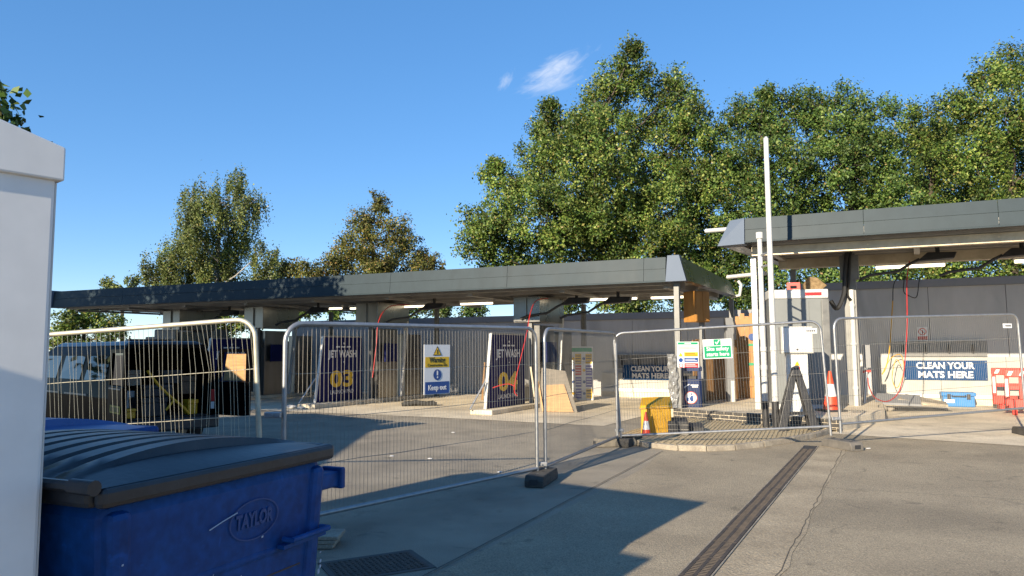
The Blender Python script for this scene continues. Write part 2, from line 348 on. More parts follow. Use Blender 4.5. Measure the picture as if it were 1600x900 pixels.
n = len(rp)
for i in range(n - 1):
    f0, f1 = i / (n - 1), (i + 1) / (n - 1)
    b0, b1 = brL + bt * f0, brL + bt * f1
    ramp.quad((rp[i].x, rp[i].y, .075), (rp[i + 1].x, rp[i + 1].y, .075), (b1.x, b1.y, .03), (b0.x, b0.y, .03))
ramp.build('buff_paving', buff_m, kind='structure')
# diagonal grooves of the paving as thin raised ribs
rb = MB(); 
for i in range(46):
    f = (i + .3) / 46; b0 = brL + bt * f; k0 = f * (n - 1); i0 = min(int(k0), n - 2); a0 = rp[i0].lerp(rp[i0 + 1], k0 - i0)
    a = Vector((a0.x, a0.y, .077)); c = Vector((b0.x, b0.y, .033)); s = Vector((.022, 0, 0))
    rb.hexa([a - s, a + s, c + s, c - s] + [q + Vector((0, 0, .008)) for q in (a - s * .7, a + s * .7, c + s * .7, c - s * .7)])
rb.build('paving_rib', buff_m, bpy.data.objects['buff_paving'], kind='stuff')
isl = [brL, brR, P(4.2, 1.2), P(3.9, 6.9), P(-.7, 6.9), P(-.75, .9)]
MB().prism([(p.x, p.y) for p in isl], IZ - .02, 'xy', -.0).build('island', floor_m, kind='structure')
bw = thing('brick_wall', 'low grey brick edge of the raised concrete island', 'brick wall', brL, az(bt))
L = bt.length
MB().box(0, L, .002, .1, 0, IZ - .004).build('mortar', mortar_m, bw)
br0 = None; bl = .215
for c_ in range(3):
    x = -.1 * (c_ % 2)
    while x < L - .02:
        x0, x1 = max(x, 0), min(x + bl - .01, L)
        if x1 - x0 > .05:
            MB().box(x0, x1, -.008 + random.uniform(-.004, .004), .1, .006 + c_ * .078, .006 + c_ * .078 + .068).build('brick', brick_m, bw, bevel=.005)
        x += bl

# ------------------------------------------------------------------ canopies
def canopy(name, label, u0, u1, depth, ez, fh, panel, endcap, nbeam):
    t = thing(name, label, 'canopy')
    MB().ubox(u0 + .02, u1 - .02, .06, depth, ez + .10, ez + .16).build('roof_deck', soffit_m, t)
    MB().ubox(u0 + .03, u1 - .03, .05, .5, ez + .04, ez + .09).build('soffit_lip', soffit_m, t)
    u = u0; k = 0
    while u < u1 - .01:                                       # front fascia: panels with a shallow lap
        w = min(panel, u1 - u); b = MB(); hh = fh * .5; e = .004
        for (z0, z1, f0, f1) in ((ez, ez + hh - .002, 0, .03), (ez + hh + .002, ez + fh, .022, .06)):
            q = [(u + e, f0), (u + w - e, f0), (u + w - e, .09), (u + e, .09)]; q1 = [(u + e, f1), (u + w - e, f1), (u + w - e, .12), (u + e, .12)]
            b.hexa([P(a, c, z0) for a, c in q] + [P(a, c, z1) for a, c in q1])
        b.build('fascia_panel', fascia_m, t); u += w; k += 1
    MB().ubox(u0, u1, -.02, .1, ez - .035, ez - .004).build('drip_edge', fascia_m, t)
    for i in range(nbeam):
        v = .5 + i * (depth - .8) / (nbeam - 1)
        MB().ubox(u0 + .05, u1 - .05, v, v + .09, ez - .06, ez + .095).build('purlin', soffit_m, t)
    for i in range(int((u1 - u0) / 2.6) + 1):
        uu = u0 + .25 + i * (u1 - u0 - .5) / int((u1 - u0) / 2.6)
        MB().ubox(uu, uu + .12, .62, depth - .05, ez - .13, ez - .065).build('rafter', soffit_m, t)
    MB().ubox(u0, u1, depth, depth + .1, ez - .05, ez + .3).build('rear_fascia', fascia_m, t)
    return t
EL, FL = 3.07, .53
cl = canopy('wash_canopy', 'long low slate grey canopy over the numbered jet wash bays', -20.9, 0, 5.5, EL, FL, 3.4, 'R', 5)
def P3(u, v, z): return tuple(P(u, v, z))
# right end of the long canopy: pale corner piece, dull metal end fascia, gutter
MB().hexa([P3(.005, -.03, EL - .03), P3(.47, -.06, EL - .03), P3(.45, .2, EL - .03), P3(.005, .2, EL - .03),
           P3(.04, .03, EL + FL + .03), P3(.30, .02, EL + FL + .03), P3(.30, .2, EL + FL + .03), P3(.04, .2, EL + FL + .03)]).build('corner_cap', cap_m, cl)
MB().hexa([P3(.3, .2, EL - .02), P3(.475, .0, EL - .02), P3(.36, 5.6, EL - .02), P3(.1, 5.6, EL - .02),
           P3(.2, .2, EL + FL), P3(.31, .05, EL + FL), P3(.2, 5.6, EL + FL - .12), P3(.1, 5.6, EL + FL - .12)]).build('end_fascia', steel_m, cl)
MB().tube([P3(.42, 5.62, EL + .42), P3(.5, 5.62, EL + .3), P3(.45, 5.62, EL), P3(.2, 5.6, EL - .05)], .045, 8).build('gutter_end', white_m, cl, smooth=True)
MB().ubox(-21.0, -20.9, -.05, 5.6, EL - .03, EL + FL + .03).build('end_cap', cap_m, cl)
def post(par, u, v, z0, z1, w=.1, m=post_m): return MB().ubox(u - w / 2, u + w / 2, v - w / 2, v + w / 2, z0, z1).build('post', m, par, bevel=.006)
post(cl, .16, .3, IZ - .03, EL - .035, .12)
post(cl, .22, 2.2, IZ - .03, EL - .14, .12); post(cl, .3, 5.2, IZ - .03, EL - .14, .12)
for u in (-4.3, -9.5, -13.9, -17.6): post(cl, u + .2, 5.2, 0, EL - .14, .12); post(cl, u, 2.08, 0, EL - .14, .1)
ER, FR = 3.84, .50
cr_ = canopy('tall_canopy', 'taller slate grey canopy over the mat cleaning bay', 1.72, 11.0, 5.6, ER, FR, 2.3, 'L', 5)
MB().hexa([P3(1.12, .1, ER - .06), P3(1.712, -.03, ER - .06), P3(1.712, .3, ER - .06), P3(1.2, .5, ER - .06),
           P3(1.38, .2, ER + FR), P3(1.712, .04, ER + FR + .01), P3(1.712, .3, ER + FR), P3(1.45, .5, ER + FR)]).build('corner_cap', cap_m, cr_)
MB().hexa([P3(1.2, .5, ER - .05), P3(1.6, .5, ER - .05), P3(1.9, 5.6, ER - .05), P3(1.75, 5.6, ER - .05),
           P3(1.45, .5, ER + FR - .03), P3(1.6, .5, ER + FR - .03), P3(1.9, 5.6, ER + FR - .1), P3(1.8, 5.6, ER + FR - .1)]).build('end_fascia', steel_m, cr_)
MB().ubox(1.75, 10.9, .55, .75, ER - .26, ER - .07).build('edge_beam', beam_m, cr_)
MB().ubox(1.9, 10.9, 3.2, 3.5, ER - .3, ER - .07).build('cross_beam', beam_m, cr_)
pR = M_ = None
q = G(1341, 644, .03); 
rel = Vector((q.x - OO.x, q.y - OO.y)); det = UU.x * VV.y - UU.y * VV.x
def uv(p): d = p - OO; return ((d.x * VV.y - d.y * VV.x) / det, (UU.x * d.y - UU.y * d.x) / det)
pu, pv = uv(G(1341, 644, .03)); pv = min(pv, 2.9)
pu = 3.55; pv = 2.6
MB().ubox(pu - .13, pu + .13, pv - .1, pv + .1, 0, ER - .1).build('post', post_m, cr_, bevel=.006)
MB().ubox(pu - .2, pu + .2, pv - .13, pv + .13, ER - .7, ER - .14).build('post_head', post_m, cr_, bevel=.006)
for u in (1.95, 7.4, 10.7): post(cr_, u, 5.3, 0, ER - .14, .14)
post(cr_, 1.75, .75, 0, ER - .27, .12, galv_m)
dp = thing('drain_pipe', 'white plastic downpipe fixed to the front post of the tall canopy', 'pipe')
MB().tube([P3(pu + .03, pv - .17, ER - .95), P3(pu + .03, pv - .17, .12), P3(pu + .1, pv - .3, .02)], .055, 10).build('pipe', white_m, dp, smooth=True)
for z in (.6, 1.6, 2.5): MB().tube([P3(pu + .03, pv - .17, z), P3(pu + .03, pv - .17, z + .06)], .064, 10).build('pipe_clip', white_m, dp)
# linking pipes between the two canopies
for nm, a, c in (('upper white pipe poking out beside the tall canopy corner', D(1103, 361, 16.6), D(1142, 358, 16.0)), ('lower white pipe bridging the gap between the two canopies', D(1137, 433, 18.6), D(1196, 427, 17.4))):
    tag(MB().tube([a, c], .05, 10).build('link_pipe', white_m, smooth=True), nm, 'pipe')

# ------------------------------------------------------------------ back walls, panel by panel
def back_wall(name, label, u0, u1, v, h, step):
    t = thing(name, label, 'wall')
    MB().ubox(u0, u1, v + .05, v + .13, 0, h - .02).build('wall_core', dark_m, t)
    u = u0
    while u < u1 - .05:
        w = min(step, u1 - u); MB().ubox(u + .006, u + w - .006, v, v + .048, .02, h - .22).build('wall_panel', wall_m, t); u += w
    MB().ubox(u0, u1, v - .03, v + .16, h - .215, h).build('wall_capping', walltop_m, t)
    return t
wl = back_wall('bay_back_wall', 'low dark grey panelled wall behind the numbered wash bays', -17.2, 1.4, 7.0, 2.72, 1.75)
back_wall('low_back_wall', 'low dark wall beyond the far end of the long canopy', -30, -17.25, 7.0, 1.7, 1.75)
wr = back_wall('van_bay_wall', 'tall dark grey panelled wall behind the mat cleaning sign', 1.6, 12.4, 6.75, 3.42, 1.8)
def plinth(u0, u1, v, h, lab):
    t = thing('cream_plinth', lab, 'plinth')
    u = u0
    while u < u1 - .05:
        w = min(1.5, u1 - u); MB().ubox(u + .004, u + w - .004, v - .12, v - .005, .3, h).build('plinth_panel', cream_m, t); u += w
    MB().ubox(u0, u1, v - .2, v - .005, .18, .297).build('white_lip', white_m, t); MB().ubox(u0, u1, v - .16, v - .005, 0, .178).build('concrete_base', floor_m, t)
plinth(3.9, 12.2, 6.75, 1.28, 'cream panelled plinth along the foot of the tall grey wall')
plinth(-4.2, -.9, 7.0, .78, 'cream panelled plinth behind the yellow grit bin')

# mat cleaning signs
def mats_sign(c, rz, lab, wd=1.95):
    t = thing('mats_sign', lab, 'sign', c, rz); h = wd * .27
    MB().box(-wd / 2, wd / 2, 0, .03, -h / 2, h / 2).build('sign_board', matsb_m, t)
    text('CLEAN YOUR', 0, h * .22, h * .46, signw_m, t, bold=.008, wid=wd * .70); text('MATS HERE', 0, -h * .24, h * .46, signw_m, t, bold=.008, wid=wd * .66)
    for s in (-1, 1):
        for e in (-1, 1): MB().tube([(s * wd * .485, .0, e * h * .42), (s * wd * .485, -.008, e * h * .42)], .012, 8).build('screw', galv_m, t)
rzs = -TU
mats_sign(P(5.5, 6.60, .93), rzs, 'blue CLEAN YOUR MATS HERE sign on the tall bay plinth beside the red barrier')
mats_sign(P(-2.62, 6.85, .80), rzs, 'blue CLEAN YOUR MATS HERE sign half hidden behind the plastic wrapped post', 1.75)
for u0, v, z, lab in ((5.35, 6.70, 1.52, 'clear plastic mat rack above the sign in the tall bay'), (-2.7, 6.93, 1.15, 'mat rack with black clips on the wall of the numbered bays')):
    t = thing('mat_rack', lab, 'mat rack', P(u0, v, z), rzs)
    MB().box(-1.15, 1.15, -.02, 0, -.22, .22).build('rack_back', mat('rack_grey', (.20, .20, .20), (.27, .265, .255), 2, .3), t)
    for i in range(4): MB().box(-.85 + i * .55, -.80 + i * .55, -.1, -.02, -.12, .1).build('clip', black_m, t)
    MB().box(-1.15, 1.15, -.06, -.02, .2, .225).build('rail', galv_m, t)
ps = thing('prohibition_sign', 'small white notice with red prohibition circle on tall grey wall', 'sign', P(5.02, 6.72, 1.92), rzs)
MB().box(-.13, .13, 0, .006, -.19, .19).build('sign_plate', signw_m, ps)
def ring(par, x, z, r0, r1, m, y=-.004, n=24):
    b = MB()
    for i in range(n):
        a0, a1 = 2 * math.pi * i / n, 2 * math.pi * (i + 1) / n
        b.quad((x + r0 * math.cos(a0), y, z + r0 * math.sin(a0)), (x + r1 * math.cos(a0), y, z + r1 * math.sin(a0)), (x + r1 * math.cos(a1), y, z + r1 * math.sin(a1)), (x + r0 * math.cos(a1), y, z + r0 * math.sin(a1)))
    return b.build('symbol_ring', m, par)
def disc(par, x, z, r, m, y=-.004, name='symbol_disc', n=24):
    return MB().add([(x + r * math.cos(2 * math.pi * i / n), y, z + r * math.sin(2 * math.pi * i / n)) for i in range(n)], [tuple(range(n))]).build(name, m, par)
ring(ps, 0, .06, .075, .1, signr_m); MB().prism([(-.07, .12), (-.055, .135), (.07, 0), (.055, -.015)], .002, 'xz', -.007).build('symbol_bar', signr_m, ps)
disc(ps, .0, .075, .02, signk_m); rect(-.012, .012, .0, .06, signk_m, ps, name='symbol_figure'); rect(-.12, .12, -.17, -.07, signr_m, ps)

# ------------------------------------------------------------------ bay dividers and numbered boards
def board(u, v0, v1, num, lab, h=1.82):
    ln = v1 - v0; t = thing('bay_board', lab, 'sign board', P(u, v0, .1), az(VV)); lean = .28
    MB().prism([(0, 0), (ln, 0), (ln - .03, h), (lean, h)], .05, 'xz', .0).build('board_panel', navy_m, t)
    MB().hexa([(-.035, -.012, -.08), (.0, -.012, -.08), (.0, .062, -.08), (-.035, .062, -.08), (lean - .035, -.012, h + .02), (lean, -.012, h + .02), (lean, .062, h + .02), (lean - .035, .062, h + .02)]).build('edge_strip', white_m, t)
    MB().box(lean, ln - .03, -.01, .06, h, h + .04).build('top_strip', galv_m, t)
    MB().box(.3, ln, -.12, .1, -.1, -.005).build('footing', white_m, t)
    cx = lean + (ln - lean) * .5
    if num:
        text(num, cx - .05, .62, .62, signy_m, t, bold=.022, wid=ln * .5); text('LAUNCH PAD', cx - .05, .27, .16, signw_m, t, wid=ln * .5)
    text('JET WASH', cx - .03, h - .48, .28, signw_m, t, bold=.008, wid=ln * .62)
    for k in range(3): rect(cx - .32 + k * .22, cx - .16 + k * .22, h - .29, h - .25, signw_m, t)
    disc(t, cx, h - .17, .03, signw_m); disc(t, cx, h - .7, .02, signw_m)
    return t
DV = (-4.3, -9.5, -13.9, -17.6)
board(-4.32, -.25, 1.75, '04', 'navy jet wash board with yellow 04, tied with red cord')
board(-9.62, -.05, 1.85, '03', 'navy jet wash board with yellow 03, standing in the shade')
board(-14.1, .2, 2.0, None, 'navy jet wash board partly hidden by the open van door')
board(-17.8, .2, 2.0, None, 'navy jet wash board far left behind the van roof')
for i, u in enumerate(DV):
    nm = ('04', '03', 'second from the left', 'leftmost')[i]
    t = thing('bay_divider', ['stainless divider cabinet behind the board tied with red cord', 'stainless divider cabinet behind the shaded 03 board', 'stainless divider above the open van, second from the far end', 'stainless divider nearest the far end of the long canopy'][i], 'divider', group='stainless bay dividers')
    MB().ubox(u - .28, u + .3, -.55, 4.4, 0.008, .12).build('concrete_kerb', floor_m, t, bevel=.015)
    MB().ubox(u - .12, u + .22, 2.15, 3.05, .12, 2.2).build('lower_cabinet', steel_m, t, bevel=.008)
    MB().ubox(u - .1, u + .2, 3.5, 4.3, .12, 2.05).build('rear_cabinet', steel_m, t, bevel=.008)
    MB().ubox(u - .45, u + .32, 1.95, 3.5, 2.28, 2.98).build('header_box', steel_m, t, bevel=.01)
    MB().ubox(u - .42, u - .05, 1.9, 1.948, 2.32, 2.94).build('header_door', steel_m, t)
    a, c = P(u + .28, 3.15, .12), P(u + .28, 3.42, 2.45); s = UU * .055; w = VV * .03
    MB().hexa([a - s - w, a + s - w, a + s + w, a - s + w, c - s - w, c + s - w, c + s + w, c - s + w]).build('slanted_post', white_m, t)
    MB().ubox(u + .31, u + .36, 2.3, 2.9, 1.2, 1.75).build('control_panel', navy_m, t)
for (u, v, lab) in ((-4.42, -.3, 'loose grey prop at the foot of the board tied with red cord'), (-9.72, -.1, 'loose grey prop leaning at the foot of the 03 board')):
    tag(MB().tube([P(u - .1, v - .35, .13), P(u + .08, v + .04, .78)], .024, 8).build('prop_bar', galv_m, smooth=True), lab, 'prop')
# jet wash machine units standing deep in the bays
for (u, v, w, h, lab) in ((-11.9, 5.9, .8, 1.75, 'dark jet wash machine left of the 03 board'), (-7.2, 6.0, .7, 1.9, 'dark jet wash machine behind the warning sign'), (-15.8, 5.6, .9, 1.9, 'dark jet wash machine behind the van')):
    t = thing('wash_machine', lab, 'machine', P(u, v, 0), rzs)
    MB().box(-w / 2, w / 2, -.3, .3, .008, h).build('casing', dark_m, t, bevel=.02); MB().box(-w * .4, w * .4, -.315, -.3, h * .45, h * .9).build('front_panel', navy_m, t, bevel=.006)
    hp = [(-w * .35 + .25 * math.cos(k / 10 * 2 * math.pi) * .6, -.36, h * .55 + .42 * math.sin(k / 10 * 2 * math.pi)) for k in range(11)]
    MB().tube(hp, .02, 6).build('hose_coil', cable_m, t, smooth=True)
# ceiling lights
lights = [(-11.9, 3.0), (-10.75, 3.3), (-8.9, 3.3), (-6.5, 3.0), (-3.1, 3.0), (-2.2, 3.0), (-.8, 3.1), (-14.9, 3.0)]
for i, (u, v) in enumerate(lights):
    t = thing('tube_light', ['lit tube light under the long canopy, between the second and third header boxes', 'lit tube light just left of the header box above board 03', 'lit tube light just right of the header box above board 03', 'lit tube light midway between boards 03 and 04', 'lit tube light, first to the right of board 04', 'lit tube light, second to the right of board 04', 'lit tube light by the right end of the long canopy', 'lit tube light above the van roof'][i], 'light', P(u, v, EL - .16), rzs, 'tube lights under the canopies')
    MB().box(-.55, .55, -.06, .06, .02, .1).build('housing', white_m, t); MB().box(-.52, .52, -.05, .05, -.035, .019).build('diffuser', light_m, t, bevel=.012)
for i, (u, v) in enumerate(((4.8, 3.35), (7.6, 3.35))):
    t = thing('tube_light', ['lit tube light beside the red hose under the tall canopy', 'lit tube light at the far right under the tall canopy'][i], 'light', P(u, v, ER - .36), rzs, 'tube lights under the canopies')
    MB().box(-.75, .75, -.06, .06, .02, .09).build('housing', white_m, t); MB().box(-.72, .72, -.05, .05, -.05, .019).build('diffuser', light_m, t, bevel=.012)
# swing booms with hoses
def boom(u, v, ez, lab, flip=1):
    t = thing('wash_boom', lab, 'boom', P(u, v, ez), rzs, 'ceiling wash booms')
    MB().tube([(0, 0, 0), (0, 0, -.16)], .045, 8).build('pivot', black_m, t)
    MB().hexa([(-.42, -.14, -.34), (.30, -.14, -.30), (.30, .14, -.30), (-.42, .14, -.34), (-.2, -.1, -.14), (.36, -.1, -.16), (.36, .1, -.16), (-.2, .1, -.14)]).build('swivel_housing', black_m, t, bevel=.02)
    MB().tube([(-.36, 0, -.28), (-.55, -.05, -.38), (-.8, -.1, -.54), (-1.35, -.15, -.60), (-1.55, -.16, -.68)], .034, 8).build('arm', dark_m, t, smooth=True)
    return t
boom(5.35, 2.2, ER - .06, 'black wash boom with red hose under the tall canopy'); boom(6.9, 2.2, ER - .06, 'second black wash boom at the right under the tall canopy')
boom(-1.9, 2.2, EL - .02, 'black wash boom, right of two near the end of the long canopy'); boom(-2.95, 2.0, EL - .02, 'black wash boom, left of two near the end of the long canopy')
boom(-7.4, 2.2, EL - .02, 'black wash boom between boards 03 and 04'); boom(-11.6, 2.2, EL - .02, 'black wash boom above the left tube lights'); boom(-15.3, 2.2, EL - .02, 'black wash boom above the van')
def hose(pts, lab, m=hose_m, r=.012, name='hose'):
    pts = [Vector(p) for p in pts]; sm = []
    for i in range(len(pts) - 1):                                 # Catmull-Rom
        p0, p1, p2, p3 = pts[max(i - 1, 0)], pts[i], pts[i + 1], pts[min(i + 2, len(pts) - 1)]
        for k in range(6):
            t = k / 6; sm.append(.5 * ((2 * p1) + (p2 - p0) * t + (2 * p0 - 5 * p1 + 4 * p2 - p3) * t * t + (3 * p1 - p0 - 3 * p2 + p3) * t ** 3))
    sm.append(pts[-1])
    return tag(MB().tube(sm, r, 7).build(name, m, smooth=True), lab, name.replace('_', ' '))
Yh = P(3.9, 2.1).y
hose([D(1421, 408, Yh), D(1417, 440, Yh), D(1417, 520, Yh), D(1409, 600, Yh), D(1390, 626, Yh - .3), D(1368, 622, Yh - .6), D(1358, 604, Yh - .8), D(1356, 590, Yh - .8)], 'red hose hanging from the boom in front of the tall grey wall')
Y4 = P(-4.3, 0).y
hose([D(856, 466, Y4 + 1.4), D(838, 470, Y4 + .8), D(829, 488, Y4 + .3), D(822, 525, Y4), D(806, 592, Y4 - .5), D(804, 612, Y4 - .5), D(808, 618, Y4 - .5)], 'red hose strung taut beside the 04 board')
hose([D(805, 604, Y4 - .45), D(795, 600, Y4 - .45), D(782, 602, Y4 - .5), D(770, 606, Y4 - .5)], 'red cord tied around the 04 board', r=.012, name='cord')
Y3 = P(-9.3, 0).y
hose([D(640, 476, Y3 + 1), D(612, 478, Y3 + 1), D(597, 490, Y3 + .5), D(590, 510, Y3 + .3), D(588, 540, Y3 + .2), D(582, 590, Y3 + .1)], 'thin red hose hanging beside the 03 board', r=.012)
Yb = P(3.2, 2.2).y
hose([D(1333, 384, Yb), D(1324, 390, Yb), D(1320, 430, Yb), D(1318, 460, Yb), D(1308, 482, Yb), D(1298, 470, Yb)], 'thick black cable looped from the canopy post to the grey cabinet', cable_m, .05, 'cable')
hose([D(1335, 386, Yb), D(1328, 400, Yb), D(1326, 440, Yb), D(1324, 458, Yb + .1), D(1330, 470, Yb)], 'shorter black cable hanging beside the canopy post', cable_m, .035, 'cable')
Yw = P(4.6, 6.3).y
hose([D(1395, 470, Yw), D(1393, 500, Yw), D(1390, 545, Yw), D(1384, 575, Yw), D(1378, 585, Yw)], 'yellow and black wash lance hose against the tall wall', yellow_m, .014, 'lance')
hose([D(1420, 410, Yw), D(1398, 440, Yw), D(1395, 470, Yw)], 'thin black line above the yellow lance', cable_m, .012, 'cable')
hose([D(1378, 585, Yw), D(1392, 560, Yw), D(1408, 555, Yw), D(1412, 580, Yw), D(1402, 606, Yw), D(1394, 590, Yw), D(1400, 562, Yw), D(1408, 572, Yw)], 'yellow coiled hose beside the cream plinth', yellow_m, .01, 'hose')
hose([D(1413, 434, Yw), D(1412, 455, Yw), D(1420, 462, Yw), D(1432, 464, Yw), D(1436, 440, Yw), D(1438, 432, Yw)], 'thin black loop of cable on the tall wall', cable_m, .012, 'cable')

# ------------------------------------------------------------------ things at the back: notice board, plywood, sack, timber
nb = thing('notice_board', 'tall white site notice board with coloured safety panels', 'notice board', P(-4.1, 5.0, .008), R(-12))
MB().box(-.34, .34, 0, .03, 0, 1.62).build('board', signw_m, nb)
rect(-.32, .32, 1.46, 1.58, signg_m, nb)
cols = [signy_m, signy_m, signr_m, signp_m, signp_m, signp_m, signp_m, signy_m]
for i, c in enumerate(cols):
    x0 = -.31 + (i % 2) * .32; z0 = 1.1 - (i // 2) * .35
    rect(x0 + .11, x0 + .295, z0, z0 + .3, c, nb); disc(nb, x0 + .055, z0 + .15, .045, [signy_m, signb_m][i % 3 != 0])
    for k in range(3): rect(x0 + .125, x0 + .28, z0 + .06 + k * .08, z0 + .085 + k * .08, signk_m if c == signy_m else signw_m, nb, y=-.0055)
a = P(-3.42, .75, .01)
pw = thing('plywood_sheet', 'large plywood sheet leaning on the 04 divider', 'plywood', a, R(-16), rx=R(-12))
MB().prism([(0, 0), (.95, 0), (.62, 1.02), (.0, 1.1)], .018, 'xz', 0).build('sheet', mat('ply_grey', (.20, .175, .14), (.28, .24, .19), 3, .7, stretch=(1, 1, 6)), pw)
MB().prism([(.1, .0), (.86, 0), (.6, .68), (.16, .66)], .018, 'xz', -.04).build('front_offcut', ply_m, pw)
MB().hexa([(-.1, -.02, 0), (-.06, -.02, 0), (-.06, .02, 0), (-.1, .02, 0), (-.3, -.02, 1.12), (-.26, -.02, 1.12), (-.26, .02, 1.12), (-.3, .02, 1.12)]).build('batten', mat('pale_batten', (.62, .52, .34), None), pw)
MB().hexa([(.08, -.07, 0), (.12, -.07, 0), (.12, -.05, 0), (.08, -.05, 0), (-.08, -.05, .75), (-.04, -.05, .75), (-.04, -.02, .75), (-.08, -.02, .75)]).build('batten', ply_m, pw)
def blob(name, label, cat, c, rx_, ry_, rz_, m, seed, amp=.18, par=None):
    r_ = random.Random(seed); bm = bmesh.new(); bmesh.ops.create_icosphere(bm, subdivisions=3, radius=1)
    ph = [(Vector((r_.uniform(-1, 1), r_.uniform(-1, 1), r_.uniform(-1, 1))).normalized() * r_.uniform(2, 7), r_.uniform(0, 6), r_.uniform(.3, 1)) for _ in range(9)]
    for v in bm.verts:
        d = sum(math.sin(v.co.dot(k) + p) * w for k, p, w in ph) / 4; v.co *= 1 + amp * d
        v.co.x *= rx_; v.co.y *= ry_; v.co.z = max(v.co.z, -.62) * rz_ + .62 * rz_
    me = bpy.data.meshes.new(name); bm.to_mesh(me); bm.free(); me.polygons.foreach_set('use_smooth', [True] * len(me.polygons)); me.materials.append(m)
    o = bpy.data.objects.new(name, me); COL.objects.link(o); o.location = c
    if par: o.parent = par
    return tag(o, label, cat) if label else o
sk = thing('bulk_sack', 'slumped white bulk sack on a grey block behind the warning sign', 'sack', P(-6.05, 4.2, .008), rzs)
MB().box(-.75, .6, -.35, .35, 0, .42).build('block', mat('block_grey', (.24, .24, .23), (.32, .315, .30), 5, .8), sk, bevel=.03)
blob('sack_top', None, None, (0, 0, .36), .72, .42, .24, sack_m, 3, .2, sk)
tag(MB().hexa([(-.03, -.03, 0), (.03, -.03, 0), (.03, .03, 0), (-.03, .03, 0), (.06, -.02, 1.15), (.1, -.02, 1.15), (.1, .02, 1.15), (.06, .02, 1.15)]).build('wooden_tool', timber_m), 'upright wooden tool handle beside the white sack', 'tool').location = P(-6.9, 4.0, .01)
mr = thing('rolled_mat', 'black rubber mat heap lying on the bay floor below the warning sign', 'mat', G(655, 634, .01), R(8))
for k in range(5): MB().tube([(-.48 + k * .05, -.1 + k * .05, .05 + .035 * (k % 2)), (-.1, -.12 + k * .06, .07 + .03 * ((k + 1) % 2)), (.2, -.1 + k * .05, .06), (.48 - k * .04, -.08 + k * .05, .05 + .02 * (k % 3))], .055, 7).build('fold', rubber_m, mr, smooth=True)
for (px, py, s, lab) in ((452, 638, .12, 'crumpled pale rag on the kerb left of the 03 board'), (471, 639, .08, 'small white scrap on the kerb left of the 03 board')):
    blob('rag', lab, 'rag', G(px, py, .012), s * 1.4, s, s * .5, sack_m, px, .25)
for (px, py) in ((612, 713), (672, 717), (781, 738), (1357, 701), (708, 676)):
    blob('paper_scrap', {612: 'pale paper scrap left of centre behind the warning sign panel', 672: 'pale paper scrap below the warning sign panel middle', 781: 'pale paper scrap close to the middle fence joint', 1357: 'pale paper scrap on concrete right of the kerb end fence foot', 708: 'pale paper scrap on the tarmac straight below the warning sign'}[px], 'litter', G(px, py, .004), .035, .025, .008, signw_m, px, .3)['group'] = 'paper scraps on the yard'

# timber hoarding and orange boards between the canopies
th = thing('timber_hoarding', 'dark timber board screen behind the litter bin', 'hoarding', P(-.1, 2.5, IZ - .02), az(P(1.15, 5.2) - P(-.1, 2.5)))
hl = (P(1.0, 5.4) - P(-.1, 2.5)).length
for k in range(int(hl / .15)): MB().box(k * .15 + .004, k * .15 + .146, random.uniform(-.01, .01), .03, 0, 1.55 + random.uniform(-.02, .03)).build('plank', timber_m, th)
for z in (.3, 1.2): MB().box(0, hl, .032, .08, z, z + .1).build('rail', timber_m, th)
og = thing('orange_gate', 'orange timber gate with blue disc in the gap between canopies', 'gate', D(1152, 606, 19.6), R(-20)); og.location.z = .23
for k in range(5): MB().box(k * .12 + .003, k * .12 + .117, 0, .03, 0, 2.18 + (.08 if k % 2 else 0)).build('plank', oran_m, og)
MB().box(0, .6, -.03, -.002, 1.95, 2.1).build('rail', oran_m, og); MB().box(0, .6, -.03, -.002, .3, .45).build('rail', oran_m, og)
disc(og, .42, 1.62, .09, signb_m, y=-.033); rect(.3, .56, 1.38, 1.44, signg_m, og, y=-.01); rect(.3, .56, .86, .93, signg_m, og, y=-.01)
oc = thing('hanging_cabinet', 'orange brown glossy cabinet hung under the canopy end above the litter bin', 'cabinet', D(1087, 503, 17.6), az(P(.6, 1) - P(0, 0)))
MB().box(0, .48, 0, .4, 0, .76).build('casing', oran_m, oc, bevel=.012)
for x in (0.01, .245): MB().box(x, x + .225, -.02, -.002, .02, .74).build('door_panel', oran_m, oc, bevel=.006)
gp = thing('grey_column', 'slim grey column with white sleeved foot beside the orange gate', 'column', D(1141, 606, 18.4)); gp.location.z = IZ - .02
MB().box(-.09, .09, -.09, .09, 0, 2.1).build('shaft', walltop_m, gp); MB().tube([(.03, -.14, 0), (.03, -.14, .52)], .05, 10).build('foot_sleeve', white_m, gp)

# ------------------------------------------------------------------ island things: cabinet, meter box, litter bin, grit bin, cones ...
cL, cR = G(1208, 640, .2), G(1300, 641, .2)
cab = thing('plant_cabinet', 'tall grey plant cabinet with pale trim and red stripe behind the white poles', 'cabinet', (cL.x, cL.y, IZ - .02), az(cR - cL)); cw = (cR - cL).length
H = 2.62
MB().box(0, cw, 0, .9, .1, H - .2).build('casing', cab_m, cab, bevel=.01)
for x0, x1 in ((.02, cw * .55), (cw * .555, cw * .68), (cw * .685, cw - .14)): MB().box(x0 + .006, x1 - .006, -.012, -.001, .14, H - .26).build('front_panel', cab_m, cab)
MB().box(-.02, cw + .02, -.03, .93, H - .2, H).build('top_trim', white_m, cab, bevel=.02); MB().box(cw - .13, cw + .03, -.035, .0, .1, H - .21).build('corner_trim', post_m, cab, bevel=.015)
MB().box(cw * .62, cw * .9, -.036, -.031, H - .14, H - .07).build('red_stripe', signr_m, cab); MB().box(-.01, cw + .02, -.03, .9, 0, .1).build('base', white_m, cab)
top = IZ - .02 + H
rc = thing('red_crate', 'small red plastic crate on top of the grey cabinet', 'crate', D(1240, 444, cL.y + .35), rzs); rc.location.z = top + .001
